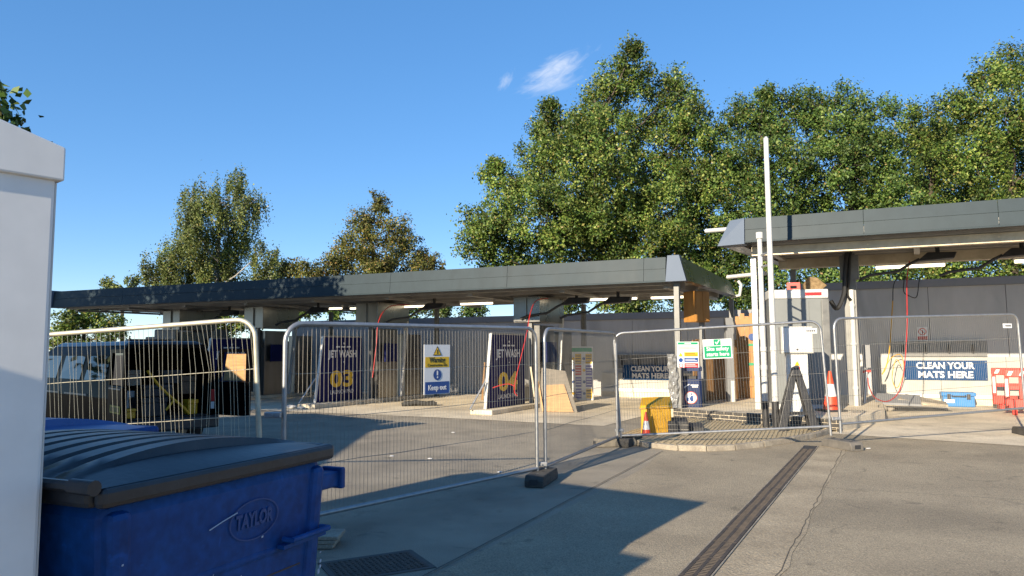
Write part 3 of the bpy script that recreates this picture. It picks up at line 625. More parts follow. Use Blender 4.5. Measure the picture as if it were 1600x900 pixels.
for a_ in ((-.14, .14, -.1, -.085), (-.14, .14, .085, .1)): MB().box(a_[0], a_[1], a_[2], a_[3], 0, .05).box(a_[0], a_[1], a_[2], a_[3], .13, .19).box(a_[0], -.07, a_[2], a_[3], .05, .13).box(.07, a_[1], a_[2], a_[3], .05, .13).build('crate_side', red_m, rc)
MB().box(-.14, -.125, -.084, .084, 0, .19).box(.125, .14, -.084, .084, 0, .19).box(-.124, .124, -.084, .084, 0, .012).build('crate_body', red_m, rc)
wb = thing('wooden_block', 'tilted rough wooden block on top of the grey cabinet', 'block', D(1272, 444, cL.y + .4), R(-15)); wb.location.z = top
MB().prism([(-.22, .0), (.12, 0), (.26, .12), (.06, .3), (-.12, .33), (-.24, .16)], .2, 'xz', -.1).build('block', mat('old_wood', (.20, .13, .06), (.36, .25, .13), 12, .85, bump=.6, bscale=25), wb, bevel=.01)
mb_ = thing('meter_box', 'white electricity meter box on a white pedestal before the grey cabinet', 'meter box', (*G(1238, 645, IZ)[:2], IZ - .02), az(cR - cL))
mb_.location.y -= .35
MB().box(-.2, .2, 0, .2, 0, 1.22).build('pedestal', white_m, mb_); MB().box(-.3, .31, -.06, .22, 1.22, 1.76).build('box', cream_m, mb_, bevel=.012)
MB().box(-.27, .28, -.07, -.061, 1.25, 1.73).build('door', signw_m, mb_, bevel=.004); MB().tube([(0, -.07, 1.3), (0, -.085, 1.3)], .02, 8).build('lock', black_m, mb_)
MB().prism([(-.05, .98), (.05, .98), (0, 1.07)], .002, 'xz', -.003).build('warning_triangle', signy_m, mb_); rect(-.05, .05, .9, .96, signr_m, mb_)
# poles
pb = G(1206, 671, .05)
def pole(px, py, Yd, ztop, r, lab, sleeve, m=white_m, cap=False, pybase=None):
    p = G(px, py, .04); t = thing('white_pole', lab, 'pole', (p.x, p.y, .035))
    MB().tube([(0, 0, sleeve), (0, 0, ztop)], r, 14, r1=r * .8).build('shaft', m, t, smooth=True)
    if sleeve: MB().tube([(0, 0, 0), (0, 0, sleeve + .03)], r * 1.12, 14).build('black_sleeve', black_m, t, smooth=True)
    if cap: MB().tube([(0, 0, ztop - .02), (0, 0, ztop + .1)], r * 1.18, 14).build('cap', m, t, smooth=True)
    MB().tube([(0, 0, ztop), (0, 0, ztop + .025)], r * .7, 12).build('end_plug', galv_m, t)
    for z in (1.1, 1.45): MB().tube([(0, 0, z), (0, 0, z + .09)], r * 1.1, 14).build('collar', m, t, smooth=True)
    return t
pole(1213, 672, 0, D(1194, 219, G(1213, 672, .04).y).z, .057, 'tall white pole rising above the tall canopy', .5)
pole(1197, 668, 0, D(1184, 374, G(1197, 668, .04).y).z, .057, 'shorter white capped pole beside the tall pole', .48, cap=True)
pole(1187, 640, 0, 2.3, .05, 'slim white pipe stub left of the capped pole', 0)
for z in (3.35, 3.12):
    a, c = G(1213, 672, .04), G(1197, 668, .04); a.z = c.z = z
    tag(MB().tube([a, c], .02, 8).build('pole_clamp', galv_m), 'upper clamp linking the two white poles' if z > 3.2 else 'lower clamp linking the two white poles', 'clamp')
# folded black A-frame
af = thing('a_frame_sign', 'black folding A-frame sign stand beside the pole feet', 'sign stand', (*G(1246, 673, .05)[:2], .04), R(-8))
for s in (-1, 1):
    for y in (-.16, .12):
        MB().hexa([(s * .30 - .075, y, 0), (s * .30 + .075, y, 0), (s * .30 + .075, y + .05, 0), (s * .30 - .075, y + .05, 0), (s * .05 - .06, -.03 + y * .2, 1.0), (s * .05 + .06, -.03 + y * .2, 1.0), (s * .05 + .06, .02 + y * .2, 1.0), (s * .05 - .06, .02 + y * .2, 1.0)]).build('leg', black_m, af, bevel=.01)
MB().hexa([(-.11, -.08, .98), (.12, -.08, .98), (.12, .08, .98), (-.11, .08, .98), (-.05, -.05, 1.16), (.05, -.05, 1.2), (.05, .05, 1.2), (-.05, .05, 1.16)]).build('top_hinge', black_m, af, bevel=.02)
MB().box(-.2, .2, -.1, -.07, .3, .36).build('spreader', black_m, af)
# litter bin
lb = thing('litter_bin', 'navy blue litter bin with round tidy symbol on the brick edge', 'litter bin', (*G(1080, 634, IZ)[:2], IZ - .02), R(-14))
prof = [(.255, 0), (.27, .02), (.265, .62), (.275, .66)]
def sq(b, r, z0, r1, z1, k=.06):
    def ringp(r, z): return [(r - k, -r, z), (r, -r + k, z), (r, r - k, z), (r - k, r, z), (-r + k, r, z), (-r, r - k, z), (-r, -r + k, z), (-r + k, -r, z)]
    b.add(ringp(r, z0) + ringp(r1, z1), [tuple(range(8)), tuple(range(15, 7, -1))] + [(i, (i + 1) % 8, (i + 1) % 8 + 8, i + 8) for i in range(8)]); return b
binm = mat('litter_navy', (.012, .03, .11), (.016, .038, .13), 6, .35)
sq(MB(), .24, 0, .25, .64).build('body', binm, lb); b = MB()
for x in (-.2, .2):
    for y in (-.2, .2): b.box(x - .04, x + .04, y - .04, y + .04, .64, .82)
b.build('corner_post', binm, lb); sq(sq(MB(), .26, .82, .26, .9), .26, .9, .18, .97).build('hood', binm, lb); sq(MB(), .18, .642, .18, .7).build('liner', black_m, lb)
disc(lb, 0, .22, .13, signw_m, y=-.255); ring(lb, 0, .22, .125, .14, orange_m, y=-.257); disc(lb, .02, .3, .02, signb_m, y=-.258)
MB().prism([(0, .13), (.05, .15), (.045, .27), (.0, .26), (-.03, .2)], .001, 'xz', -.259).build('tidy_figure', signb_m, lb); rect(-.09, -.05, .14, .22, signb_m, lb, y=-.257)
rect(.0, .17, .49, .515, signw_m, lb, y=-.253); rect(.03, .16, .45, .475, signw_m, lb, y=-.253); MB().prism([(-.14, .43), (-.02, .52), (-.04, .53), (-.15, .46)], .001, 'xz', -.254).build('swoosh', signw_m, lb)
hr = tag(MB().tube([P3(0, 0, 0)] * 0 + [tuple(G(1051, 636, IZ - .02)), D(1050, 590, G(1051, 636, IZ - .02).y), D(1053, 576, G(1051, 636, IZ - .02).y + .1), D(1060, 572, G(1051, 636, IZ - .02).y + .35), D(1064, 580, 17.4), D(1064, 632, 17.4)], .035, 8).build('handrail', galv_m, smooth=True), 'short grey hooped handrail at the top of the island step', 'handrail')
pf = thing('plastic_wrap', 'crumpled clear plastic sheeting wrapped on the canopy end post', 'plastic sheet', P(.06, .26, IZ), 0)
wv_ = MB(); pr_ = random.Random(9); ring_ = []
for k in range(15):
    z = k * .085; ring_.append([((.115 + pr_.uniform(-.03, .045)) * math.cos(2 * math.pi * q_ / 14), (.10 + pr_.uniform(-.03, .04)) * math.sin(2 * math.pi * q_ / 14), z) for q_ in range(14)])
wv_.add([p_ for rg in ring_ for p_ in rg], [(a_ * 14 + q_, a_ * 14 + (q_ + 1) % 14, (a_ + 1) * 14 + (q_ + 1) % 14, (a_ + 1) * 14 + q_) for a_ in range(14) for q_ in range(14)])
wv_.build('sheeting', mat('wrap', (.16, .16, .16), (.40, .40, .39), 12, .15, bump=.6, bscale=14), pf)
# steps
st = thing('island_step', 'small dark brick steps up to the island beside the yellow grit bin', 'steps', G(1044, 686), az(bt) + R(0))
st.rotation_euler.z = R(-12)
MB().box(0, .34, 0, .8, 0, .30).build('upper_block', dark_m, st, bevel=.01); MB().box(.342, .62, .25, 1.0, 0, .19).build('lower_tread', dark_m, st, bevel=.01)
for z in (.08, .16, .24): MB().box(-.004, .345, -.004, .8, z, z + .008).build('mortar_line', mortar_m, st)
gy = thing('grit_bin', 'yellow grit bin with sloping lid beside the steps', 'grit bin', G(1002, 684), R(-12))
MB().prism([(0, 0), (.52, 0), (.52, .52), (0, .5)], .62, 'xz', 0).build('body', yellow_m, gy, bevel=.02)
MB().hexa([(-.03, -.04, .5), (.55, -.04, .52), (.55, .66, .52), (-.03, .66, .5), (0, 0, .56), (.52, 0, .58), (.52, .64, .68), (0, .64, .66)]).build('lid', yellow_m, gy, bevel=.015)
MB().box(.04, .48, -.008, 0, .33, .36).build('moulded_rib', yellow_m, gy)
def cone(loc, h, lab):
    t = thing('traffic_cone', lab, 'cone', loc, R(10)); r = h * .19
    MB().box(-h * .27, h * .27, -h * .27, h * .27, 0, h * .05).build('base', dark_m, t, bevel=.008)
    def sec(f0, f1, m, nm): MB().lathe([(r + (h * .035 - r) * f0, h * .05 + h * .95 * f0), (r + (h * .035 - r) * f1, h * .05 + h * .95 * f1)], 20).build(nm, m, t, smooth=True)
    sec(0, .34, orange_m, 'lower_shell'); sec(.34, .66, signw_m, 'reflective_sleeve'); sec(.66, 1, orange_m, 'upper_shell')
cone(G(1010, 687), .47, 'small red and white traffic cone before the yellow grit bin')
c2 = G(1291, 641, IZ - .02); cone(Vector((c2.x, c2.y - .25, IZ - .02)), .84, 'large red and white traffic cone by the grey cabinet corner')

# ------------------------------------------------------------------ tall bay things
def at(px, py, z=.012): return G(px, py, z)
tb = thing('tool_case', 'blue plastic tool case on the floor under the mats sign', 'tool case', at(1497, 635), rzs)
MB().box(-.36, .36, -.2, .2, 0, .27).build('body', tool_m, tb, bevel=.02); MB().box(-.39, .39, -.22, .22, .272, .37).build('lid', tool_m, tb, bevel=.02)
for x in (-.22, .22): MB().box(x - .04, x + .04, -.235, -.221, .2, .33).build('latch', black_m, tb)
rect(-.33, -.1, .1, .19, signw_m, tb, y=-.201); MB().tube([(-.15, -.23, .3), (-.15, -.27, .28), (.15, -.27, .28), (.15, -.23, .3)], .012, 6).build('handle', black_m, tb)
for i, (px, py, rz_, lab) in enumerate(((1588, 640, -24, 'rear red plastic barrier with white reflectors beside the mats sign'), (1612, 648, -34, 'front red plastic barrier with striped tape at the right edge'))):
    t = thing('plastic_barrier', lab, 'barrier', at(px, py), R(rz_), 'red plastic barriers'); w = .95; h = 1.02
    MB().box(-w / 2, w / 2, -.035, .035, .84, h).build('top_rail', red_m, t, bevel=.02); MB().box(-w / 2, w / 2, -.035, .035, .12, .34).build('bottom_rail', red_m, t, bevel=.02)
    for x in (-w / 2, -w / 6 - .045, w / 6 - .045, w / 2 - .09): MB().box(x, x + .09, -.03, .03, .342, .838).build('upright', red_m, t, bevel=.012)
    MB().box(-w / 2, w / 2, -.02, .02, .56, .64).build('mid_rail', red_m, t)
    for x in (-.36, .26): MB().box(x, x + .1, -.24, .24, 0, .118).build('foot', red_m, t, bevel=.015)
    for k in range(4): MB().prism([(-w / 2 + .05 + k * .23, .88), (-w / 2 + .13 + k * .23, .88), (-w / 2 + .18 + k * .23, .98), (-w / 2 + .1 + k * .23, .98)], .003, 'xz', -.039).build('reflective_stripe', signw_m, t)
    MB().box(-w / 2 + .01, -w / 2 + .07, -.034, -.031, .4, .8).build('reflector', signw_m, t)
sl = thing('propped_slab', 'grey metal access covers propped over an open pit', 'access cover', at(1418, 640, .012), R(-6))
MB().box(-.75, .85, -.45, .45, .0, .012).build('pit', dark_m, sl)
MB().hexa([(-.9, -.35, .16), (.1, -.55, .12), (.35, .1, .3), (-.6, .3, .34), (-.9, -.35, .21), (.1, -.55, .17), (.35, .1, .35), (-.6, .3, .39)]).build('cover', walltop_m, sl)
MB().hexa([(-.3, -.2, .24), (.75, -.45, .10), (.95, .1, .14), (.1, .3, .33), (-.3, -.2, .28), (.75, -.45, .15), (.95, .1, .19), (.1, .3, .37)]).build('cover', kerb_m, sl)
r_ = random.Random(4)
for k in range(16):
    blob('rubble', 'broken concrete lump heaped at the edge of the open pit', 'rubble', at(1362 + r_.uniform(-16, 30), 640 + r_.uniform(-7, 4), .01), r_.uniform(.06, .14), r_.uniform(.05, .1), r_.uniform(.05, .1), kerb_m if k % 2 else plyb_m, k + 20, .3)['group'] = 'rubble by the open pit'
lp = thing('leaning_post', 'short grey leaning stand with red handle beside the open pit', 'stand', at(1350, 643), R(-20))
MB().tube([(0, 0, 0), (.1, .1, .95)], .04, 8).build('stem', galv_m, lp, smooth=True); MB().box(-.12, .12, -.12, .12, 0, .03).build('base', galv_m, lp); MB().tube([(.02, .1, .95), (.2, .1, .97)], .03, 8).build('handle', red_m, lp)
MB().box(.03, .2, .06, .1, 1.05, 1.6).build('sign_plate', walltop_m, lp)
MB().tube([(.1, .1, .9), (.11, .1, 1.1)], .02, 6).build('bracket', galv_m, lp)

# ------------------------------------------------------------------ steel fence panels
def fence(a, b, z0a, z0b, h, lab, m, group='temporary fence panels', kink=0, spacing=.043, wm=None):
    a = Vector((a.x, a.y, z0a)); b = Vector((b.x, b.y, z0b)); d = b - a; L = d.length
    t = thing('mesh_fence', lab, 'fence panel', a, az(d), group); t.rotation_euler.y = -math.asin(d.z / L)
    r = .021; c = .16; zt = h; zb = .14
    arc = lambda cx, cz, a0, a1: [(cx + c * math.cos(R(x)), 0, cz + c * math.sin(R(x))) for x in np.linspace(a0, a1, 7)]
    MB().tube([(.03, 0, 0), (.03, 0, zt - c)] + arc(.03 + c, zt - c, 180, 90) + arc(L - .03 - c, zt - c, 90, 0) + [(L - .03, 0, zt - c), (L - .03, 0, 0)], r, 10).build('tube_frame', m, t, smooth=True)
    MB().tube([(.05, 0, zb), (L - .05, 0, zb)], r, 10).build('bottom_rail', m, t, smooth=True)
    wb_ = MB(); wr_ = .0017; n = int((L - .1) / spacing); rr = random.Random(int(L * 1000))
    for i in range(n):
        x = .07 + (L - .14) * i / (n - 1); top = zt
        e = min(x - .03, L - .03 - x)
        if e < c: top = zt - c + math.sqrt(max(0, c * c - (c - e) ** 2))
        k1 = rr.uniform(-1, 1) * .006 * (1 + 3 * kink); k2 = rr.uniform(-1, 1) * .006 * (1 + 3 * kink)
        if kink and L - .62 < x < L - .35: k1 += .05 * math.sin((x - L + .62) * 12); 
        wb_.tube([(x, -.004, zb), (x + k2, -.004, zb + (top - zb) * .35), (x + k1, -.004, zb + (top - zb) * .75), (x, -.004, top)], wr_, 4, cap=False)
    for f in (.26, .5, .74):
        z = zb + (zt - zb) * f; wb_.tube([(.03, .004, z)] + [(L * k / 8, .004, z + rr.uniform(-.006, .006)) for k in range(1, 8)] + [(L - .03, .004, z)], .0032, 5, cap=False)
    wb_.build('wire_mesh', wm or mat('wire_zinc', (.30, .29, .26), (.42, .40, .36), 20, .5, .6) if m is galv_m else m, t, kind='stuff')
    return t
def gp_(px, py): return G(px, py)
J1 = gp_(428, 846); J2 = gp_(846, 752); J3 = gp_(968, 697); J4 = G(1308, 690, .1); J5 = G(1606, 672, .1); J4.z = J5.z = 0
def ztop(j, px, py): return D(px, py, j.y).z
H = 1.78
def base(j, px, py): return max(0.02, ztop(j, px, py) - H - .02)
p1 = fence(J1 + Vector((.03, .03, 0)), J2 - Vector((.03, .03, 0)), .0, base(J2, 826, 512), H, 'fence panel carrying the yellow and blue warning sign', galv_m)
b2 = base(J2, 850, 512)
p2 = fence(J2 + Vector((.04, .05, 0)), J3 - Vector((.03, .05, 0)), b2, base(J3, 945, 520), H, 'narrow looking fence panel angled between the warning and site safety panels', galv_m)
p3 = fence(J3, J4 - Vector((.06, 0, 0)), base(J3, 955, 521), base(J4, 1278, 499), H, 'fence panel carrying the green site safety sign', galv_m)
p4 = fence(J4 + Vector((.04, 0, 0)), J5, base(J4, 1300, 496), base(J5, 1590, 489), H, 'fence panel in front of the mats sign at the right', galv_m)
J0r = J1 + Vector((-.1, .12, 0)); J0l = J0r + Vector((-3.4, .25, 0))
p0 = fence(J0l, J0r, -.18, .05, H, 'fence panel with bent wires, coloured sunlit yellow, in front of the black van', galvy_m, kink=1)
def clamp(j, z, lab, dx=0):
    t = thing('joining_clamp', lab, 'clamp', (j.x + dx, j.y, z)); MB().box(-.07, .07, -.025, .025, -.025, .025).build('jaw', galv_m, t, bevel=.008); MB().tube([(0, -.05, 0), (0, .04, 0)], .012, 6).build('bolt', galv_m, t)
clamp(J1, 1.02, 'fence clamp joining the yellowish panel and warning sign panel', -.03); clamp(J2, .2, 'fence clamp low on the joint in the middle of the yard'); clamp(J3, .25, 'fence clamp at the joint beside the yellow bin'); clamp(J4, .45, 'fence clamp at the joint right of the A-frame')
def block(j, rz, lab, m=None):
    t = thing('ballast_block', lab, 'fence foot', (j.x, j.y, .004), rz, 'fence feet'); m = m or mat('foot_rubber', (.055, .05, .044), (.10, .092, .08), 9, .85, bump=.4, bscale=30)
    MB().prism([(-.34, 0), (.34, 0), (.34, .07), (.30, .13), (-.30, .13), (-.34, .07)], .22, 'xz', -.11).build('block', m, t, bevel=.012)
    for x in (-.2, 0, .2): MB().tube([(x, 0, .128), (x, 0, .134)], .026, 10).build('socket', black_m, t)
    MB().box(-.345, -.3405, -.05, .05, .03, .09).build('grip_slot', black_m, t)
block(J2 + Vector((0, -.1, 0)), R(72), 'dark fence foot at the joint in the middle of the yard'); block(J3 + Vector((-.08, 0, 0)), R(15), 'pale fence foot at the joint beside the small cone', mat('foot_pale', (.20, .175, .14), (.28, .245, .19), 8, .85)); block(J3 + Vector((.18, .12, 0)), R(60), 'second dark fence foot turned towards the kerb')
block(J4 + Vector((.05, -.05, 0)), R(105), 'grey fence foot at the end of the kerb', mat('foot_grey', (.14, .13, .115), (.21, .19, .165), 8, .85)); block(J5, R(80), 'fence foot at the far right edge'); block(J1 + Vector((0, 0, 0)), R(60), 'fence foot hidden behind the blue bin')
# signs on the fences (hung on the yard side of the mesh)
def hang(name, lab, panel, px, py, w, h):
    """a sign hung on the panel where the picture shows it: meet the sight line with the panel's own plane"""
    o = panel.location; rz = panel.rotation_euler.z; nrm = Vector((math.sin(rz), -math.cos(rz), 0)); r = ray(px, py); c = Vector((0, 0, EYE))
    s = (o - c + nrm * .012).dot(nrm) / r.dot(nrm); p = c + r * s
    return thing(name, lab, 'sign', p, rz)
ws = hang('warning_sign', 'white warning sign reading Warning construction site Keep out on the fence', p1, 683, 577, 0, 0)
w, h = .36, .50
MB().box(-w / 2, w / 2, -.002, .004, -h / 2, h / 2).build('sign_plate', signw_m, ws)
rect(-w * .46, w * .46, .02, .125, signy_m, ws); rect(-w * .46, w * .46, -.245, -.125, signb_m, ws)
MB().prism([(-.06, .14), (.06, .14), (0, .235)], .001, 'xz', -.005).build('triangle_border', signk_m, ws); MB().prism([(-.045, .148), (.045, .148), (0, .22)], .001, 'xz', -.0065).build('triangle', signy_m, ws); rect(-.006, .006, .155, .2, signk_m, ws, y=-.0068, name='triangle_mark')
text('Warning', 0, .093, .075, signk_m, ws, y=-.0055, bold=.0015, wid=.22); text('Construction site', 0, .043, .04, signk_m, ws, y=-.0055, wid=.27)
disc(ws, 0, -.055, .055, signb_m, y=-.005); rect(-.008, .008, -.06, -.015, signw_m, ws, y=-.006, name='exclamation_mark'); disc(ws, 0, -.08, .01, signw_m, y=-.0065); text('Keep out', 0, -.185, .075, signw_m, ws, y=-.0055, bold=.0015, wid=.25)
ss = hang('safety_sign', 'green and white sign reading Site safety starts here on the fence', p3, 1121, 545, 0, 0); w, h = .45, .31
MB().box(-w / 2, w / 2, -.002, .004, -h / 2, h / 2).build('sign_plate', signw_m, ss); rect(-w * .46, w * .46, -.14, .045, signg_m, ss); rect(-.055, .055, .055, .15, signg_m, ss)
MB().prism([(-.035, .1), (-.02, .115), (-.008, .09), (.03, .145), (.042, .135), (-.006, .066)], .001, 'xz', -.006).build('tick', signw_m, ss)
text('Site safety', 0, .0, .085, signw_m, ss, y=-.0055, bold=.002, wid=.35); text('starts here', 0, -.085, .085, signw_m, ss, y=-.0055, bold=.002, wid=.35); ss.rotation_euler.y = R(-2)
ns = hang('safety_notice', 'white safety notice with yellow, blue and red rows on the fence', p3, 1075, 554, 0, 0); w, h = .34, .41
MB().box(-w / 2, w / 2, -.002, .004, -h / 2, h / 2).build('sign_plate', signw_m, ns); rect(-w * .46, w * .46, .16, .195, signg_m, ns); rect(-.05, .05, .17, .185, signw_m, ns, y=-.0045)
for k in range(4): rect(-.14, .13 - .04 * (k % 2), .135 - k * .022, .142 - k * .022, signk_m, ns)
for k, c in enumerate((signy_m, signb_m, signr_m)):
    z = -.0 - k * .088; rect(-.06, .155, z - .03, z + .038, c, ns)
    for j in range(2): rect(-.045, .14 - .03 * j, z - .012 + j * .022, z - .004 + j * .022, signk_m if k == 0 else signw_m, ns, y=-.0045)
    if k == 0: MB().prism([(-.15, z - .03), (-.08, z - .03), (-.115, z + .035)], .001, 'xz', -.005).build('triangle', signy_m, ns)
    elif k == 1: disc(ns, -.115, z, .034, signb_m)
    else: ring(ns, -.115, z, .024, .034, signr_m)
for pn, px, py, lab in ((p3, 1265, 517, 'small white maker tag near the top of the site safety panel'), (p4, 1574, 509, 'small white maker tag near the top of the right hand panel')):
    t = hang('maker_tag', lab, pn, px, py, 0, 0); MB().box(-.11, .11, -.002, .003, -.04, .04).build('tag_plate', signw_m, t)
    for k in range(5): rect(-.05 + k * .028, -.03 + k * .028, -.012, .012, signk_m, t)

# ------------------------------------------------------------------ blue bins
hz = 1.10
bR, bL = G(524, 706, hz), G(160, 783, hz); bR.z = bL.z = 0; bd = (bR - bL); bl_ = bd.length
def steel_bin(loc, rz, depth, width, lab, lm, logo):
    t = thing('waste_bin', lab, 'bin', loc, rz, 'wheeled waste bins'); h = hz; d = depth; w = width
    # local x runs along the side we see, y goes across the bin
    def shell(x0, x1, y0, y1, z0, X0, X1, Y0, Y1, z1): return MB().hexa([(x0, y0, z0), (x1, y0, z0), (x1, y1, z0), (x0, y1, z0), (X0, Y0, z1), (X1, Y0, z1), (X1, Y1, z1), (X0, Y1, z1)])
    shell(.1, d - .1, .07, w - .07, .2, .035, d - .035, .03, w - .03, h - .02).build('body', blue_m, t, bevel=.05)
    for z in (.32, .53, .735):                                       # pressed bands round the side
        k = (z - .2) / (h - .2); x0 = .1 - .065 * k; y0 = .07 - .04 * k
        MB().hexa([(x0 + .12, y0 - .007, z), (d - x0 - .12, y0 - .007, z), (d - x0 - .12, y0 + .03, z - .012), (x0 + .12, y0 + .03, z - .012), (x0 + .12, y0 - .006, z + .03), (d - x0 - .12, y0 - .006, z + .03), (d - x0 - .12, y0 + .03, z + .05), (x0 + .12, y0 + .03, z + .05)]).build('pressed_band', blue_m, t, bevel=.012)
    for x in (.045, d - .125):
        MB().hexa([(x + (.06 if x < .2 else -.04), .05, .22), (x + .08 + (.06 if x < .2 else -.04), .05, .22), (x + .08 + (.06 if x < .2 else -.04), .12, .22), (x + (.06 if x < .2 else -.04), .12, .22), (x, .012, h - .05), (x + .08, .012, h - .05), (x + .08, .09, h - .05), (x, .09, h - .05)]).build('corner_rib', blue_m, t, bevel=.025)
    MB().box(-.0, d, -.0, .05, h - .03, h + .036).box(-.0, d, w - .05, w, h - .03, h + .036).box(d - .05, d + .01, .05, w - .05, h - .03, h + .036).box(-.01, .05, .05, w - .05, h - .03, h + .036).build('rim', lm if logo else blue_m, t, bevel=.018)
    n = 18; b = MB(); rise = .075                                    # arched lid, ribs running from hinge to front
    prof = [(d * i / n, h + .03 + rise * math.sin(math.pi * min(1, (i / n) ** .8)) ** .8 * (1 if i < n else 0)) for i in range(n + 1)]
    ys = [0.012]; zz = [0]
    nr = 7
    for k in range(nr):
        y0 = .14 + (w - .28) * k / nr; y1 = .14 + (w - .28) * (k + 1) / nr
        ys += [y0, y0 + .03, y0 + .042, y1 - .012]; zz += [-.026, -.026, .01, .01]
    ys += [w - .012]; zz += [0]
    rows = len(ys); vs = []
    for j, y in enumerate(ys):
        for i, (x, z) in enumerate(prof):
            s = math.sin(math.pi * i / n); edge_ = (j in (0, rows - 1)); vs.append((x, y, (h + .035) if edge_ else z + zz[j] * s))
    b.add(vs, [(j * (n + 1) + i, j * (n + 1) + i + 1, (j + 1) * (n + 1) + i + 1, (j + 1) * (n + 1) + i) for j in range(rows - 1) for i in range(n)])
    # the underside so the lid is a closed body
    b.add([(x, y, h + .02) for y in (0.012, w - .012) for x, _ in prof], [(i, i + 1, n + 2 + i, n + 1 + i) for i in range(n)])
    lid = b.build('lid', lm, t, smooth=True)
    for y in (.06, w - .06): MB().tube([(-.02, y - .05, h + .04), (-.02, y + .05, h + .04)], .024, 12).build('hinge', lm if logo else blue_m, t, smooth=True)
    MB().tube([(-.02, .1, h + .04), (-.02, w - .1, h + .04)], .018, 8).build('hinge_bar', lm, t)
    if logo:
        lx = d * .60; lz = h - .2
        el = MB(); m_ = 40
        for i in range(m_):
            a0, a1 = 2 * math.pi * i / m_, 2 * math.pi * (i + 1) / m_
            el.quad(*[(lx + rx_ * math.cos(a), -.001 + .05 * (h - (lz + rz_ * math.sin(a))) * .88 / .9 + .027 - .004, lz + rz_ * math.sin(a)) for rx_, rz_, a in ((.125, .072, a0), (.131, .078, a0), (.131, .078, a1), (.125, .072, a1))])
        emb_m = mat('embossed_blue', (.0035, .044, .178), None, rough=.5)
        for z in (.24, .45, .655):
            k = (z - .2) / (h - .2); x0 = .1 - .065 * k; y0 = .07 - .04 * k; MB().box(x0 + .1, d - x0 - .1, y0 - .0025, y0 + .02, z, z + .006).build('seam', black_m, t)
        el.build('logo_oval', emb_m, t); text('TAYLOR', lx, lz, .075, emb_m, t, y=.0335, bold=.003, wid=.20, name='embossed_lettering').rotation_euler.x = R(92.7)
        hx = d * .83; hzz = h - .31                                 # pocket handle
        MB().tube([(hx - .11, .02, hzz), (hx - .11, -.025, hzz), (hx + .12, -.025, hzz), (hx + .12, .02, hzz)], .012, 8).build('grab_handle', blue_m, t, smooth=True)
        MB().box(hx - .13, hx + .135, .0, .035, hzz - .035, hzz - .02).build('handle_ledge', blue_m, t)
        MB().box(d - .06, d + .1, .05, .13, h - .17, h - .10).box(d + .09, d + .12, .03, .15, h - .18, h - .085).build('lifting_lug', blue_m, t, bevel=.008)
        rr = random.Random(3)
        for k in range(34):
            x = rr.choice([.09, .11, d - .06, d - .07, rr.uniform(.2, d - .2)]); z = rr.uniform(.4, h - .2); s = rr.uniform(.003, .009); y = .03 + .04 * (h - z) / (h - .2) - .006
            if x < .13 or x > d - .1: y -= .018
            MB().hexa([(x, y, z), (x + s, y, z + .002), (x + s, y + .004, z + .002), (x, y + .004, z), (x + .002, y, z + s * 1.6), (x + s * 1.2, y, z + s * 1.4), (x + s * 1.2, y + .004, z + s), (x, y + .004, z + s)]).build('paint_chip', scuff_m, t)
        MB().tube([(lx - .23, .028, lz + .01), (lx - .17, .027, lz + .028), (lx - .1, .026, lz + .045)], .0022, 5).build('scratch', scuff_m, t)
    for x in (.18, d - .18):
        for y in (.16, w - .16): MB().tube([(x, y - .025, .1), (x, y + .025, .1)], .098, 16).build('wheel', rubber_m, t, smooth=True); MB().box(x - .02, x + .02, y - .04, y + .04, .12, .25).build('caster_fork', galv_m, t)
    return t
steel_bin(bL, az(bd), bl_, 1.2, 'dark lidded blue steel waste bin in front', lid_m, True)
bd2 = Vector((-bd.y, bd.x, 0)).normalized()
b2loc = bL + bd.normalized() * .42 + bd2 * 1.34
steel_bin(b2loc, az(bd) + R(4), 1.0, 1.1, 'blue lidded waste bin behind the dark lidded one', lidb_m, False)
sb = G(520, 852)
for k in range(3): tag(MB().box(-.2, .2, -.13, .13, 0, .03).build('paving_slab', kerb_m, bevel=.006), ['bottom paving slab of the small stack beside the blue bin', 'middle paving slab of the small stack beside the blue bin', 'top paving slab of the small stack beside the blue bin'][k], 'slab', None).location = (sb.x - .17 + .02 * k, sb.y, .005 + .032 * k)

# ------------------------------------------------------------------ white cabin close to the camera
CY = 2.26
cc = D(103, 250, CY); cdir = Vector((math.sin(R(38.7)), math.cos(R(38.7)), 0)); cx_ = -cdir                       # wall runs from the corner back past the camera
zc = lambda px, py: D(px, py, CY).z
cb_ = thing('white_cabin', 'pale grey white cabin with deep roof fascia at the left edge', 'cabin', (cc.x, cc.y, 0), az(-cdir))
# local x: along the wall towards the camera side; local y to the right of that = away from the yard
LC = 6.0; WC = 3.0; zf0, zf1 = zc(103, 283), zc(103, 231); k_ = .28
MB().box(.018, LC, -WC, -.018, 0, zf0 + .01).build('wall', cabin_m, cb_, bevel=.012)
MB().hexa([(0, -WC - .05, zf0), (LC, -WC - .05, zf0), (LC, 0, zf0), (0, 0, zf0), (0, -WC - .05, zf1), (1.6, -WC - .05, zf1 + 1.6 * k_), (1.6, 0, zf1 + 1.6 * k_), (0, 0, zf1)]).build('roof_fascia', cabin_m, cb_, bevel=.006)
MB().box(.012, .0175, -WC, -.03, 0, zf0 - .005).build('corner_flashing', white_m, cb_)
for x in (1.3, 2.5, 3.7, 4.9): MB().box(x, x + .03, -.018, -.012, .05, zf0 - .01).build('panel_seam', white_m, cb_)

MB().box(2.1, 3.1, .0, .5, 0, 2.2).build('shade_locker', walltop_m, None)  # unseen block added to throw shade on the lower cabin wall
lk = bpy.data.objects['shade_locker']; lk.location = cb_.location; lk.rotation_euler = cb_.rotation_euler; tag(lk, 'grey locker added out of frame to shade the lower cabin wall', 'locker')
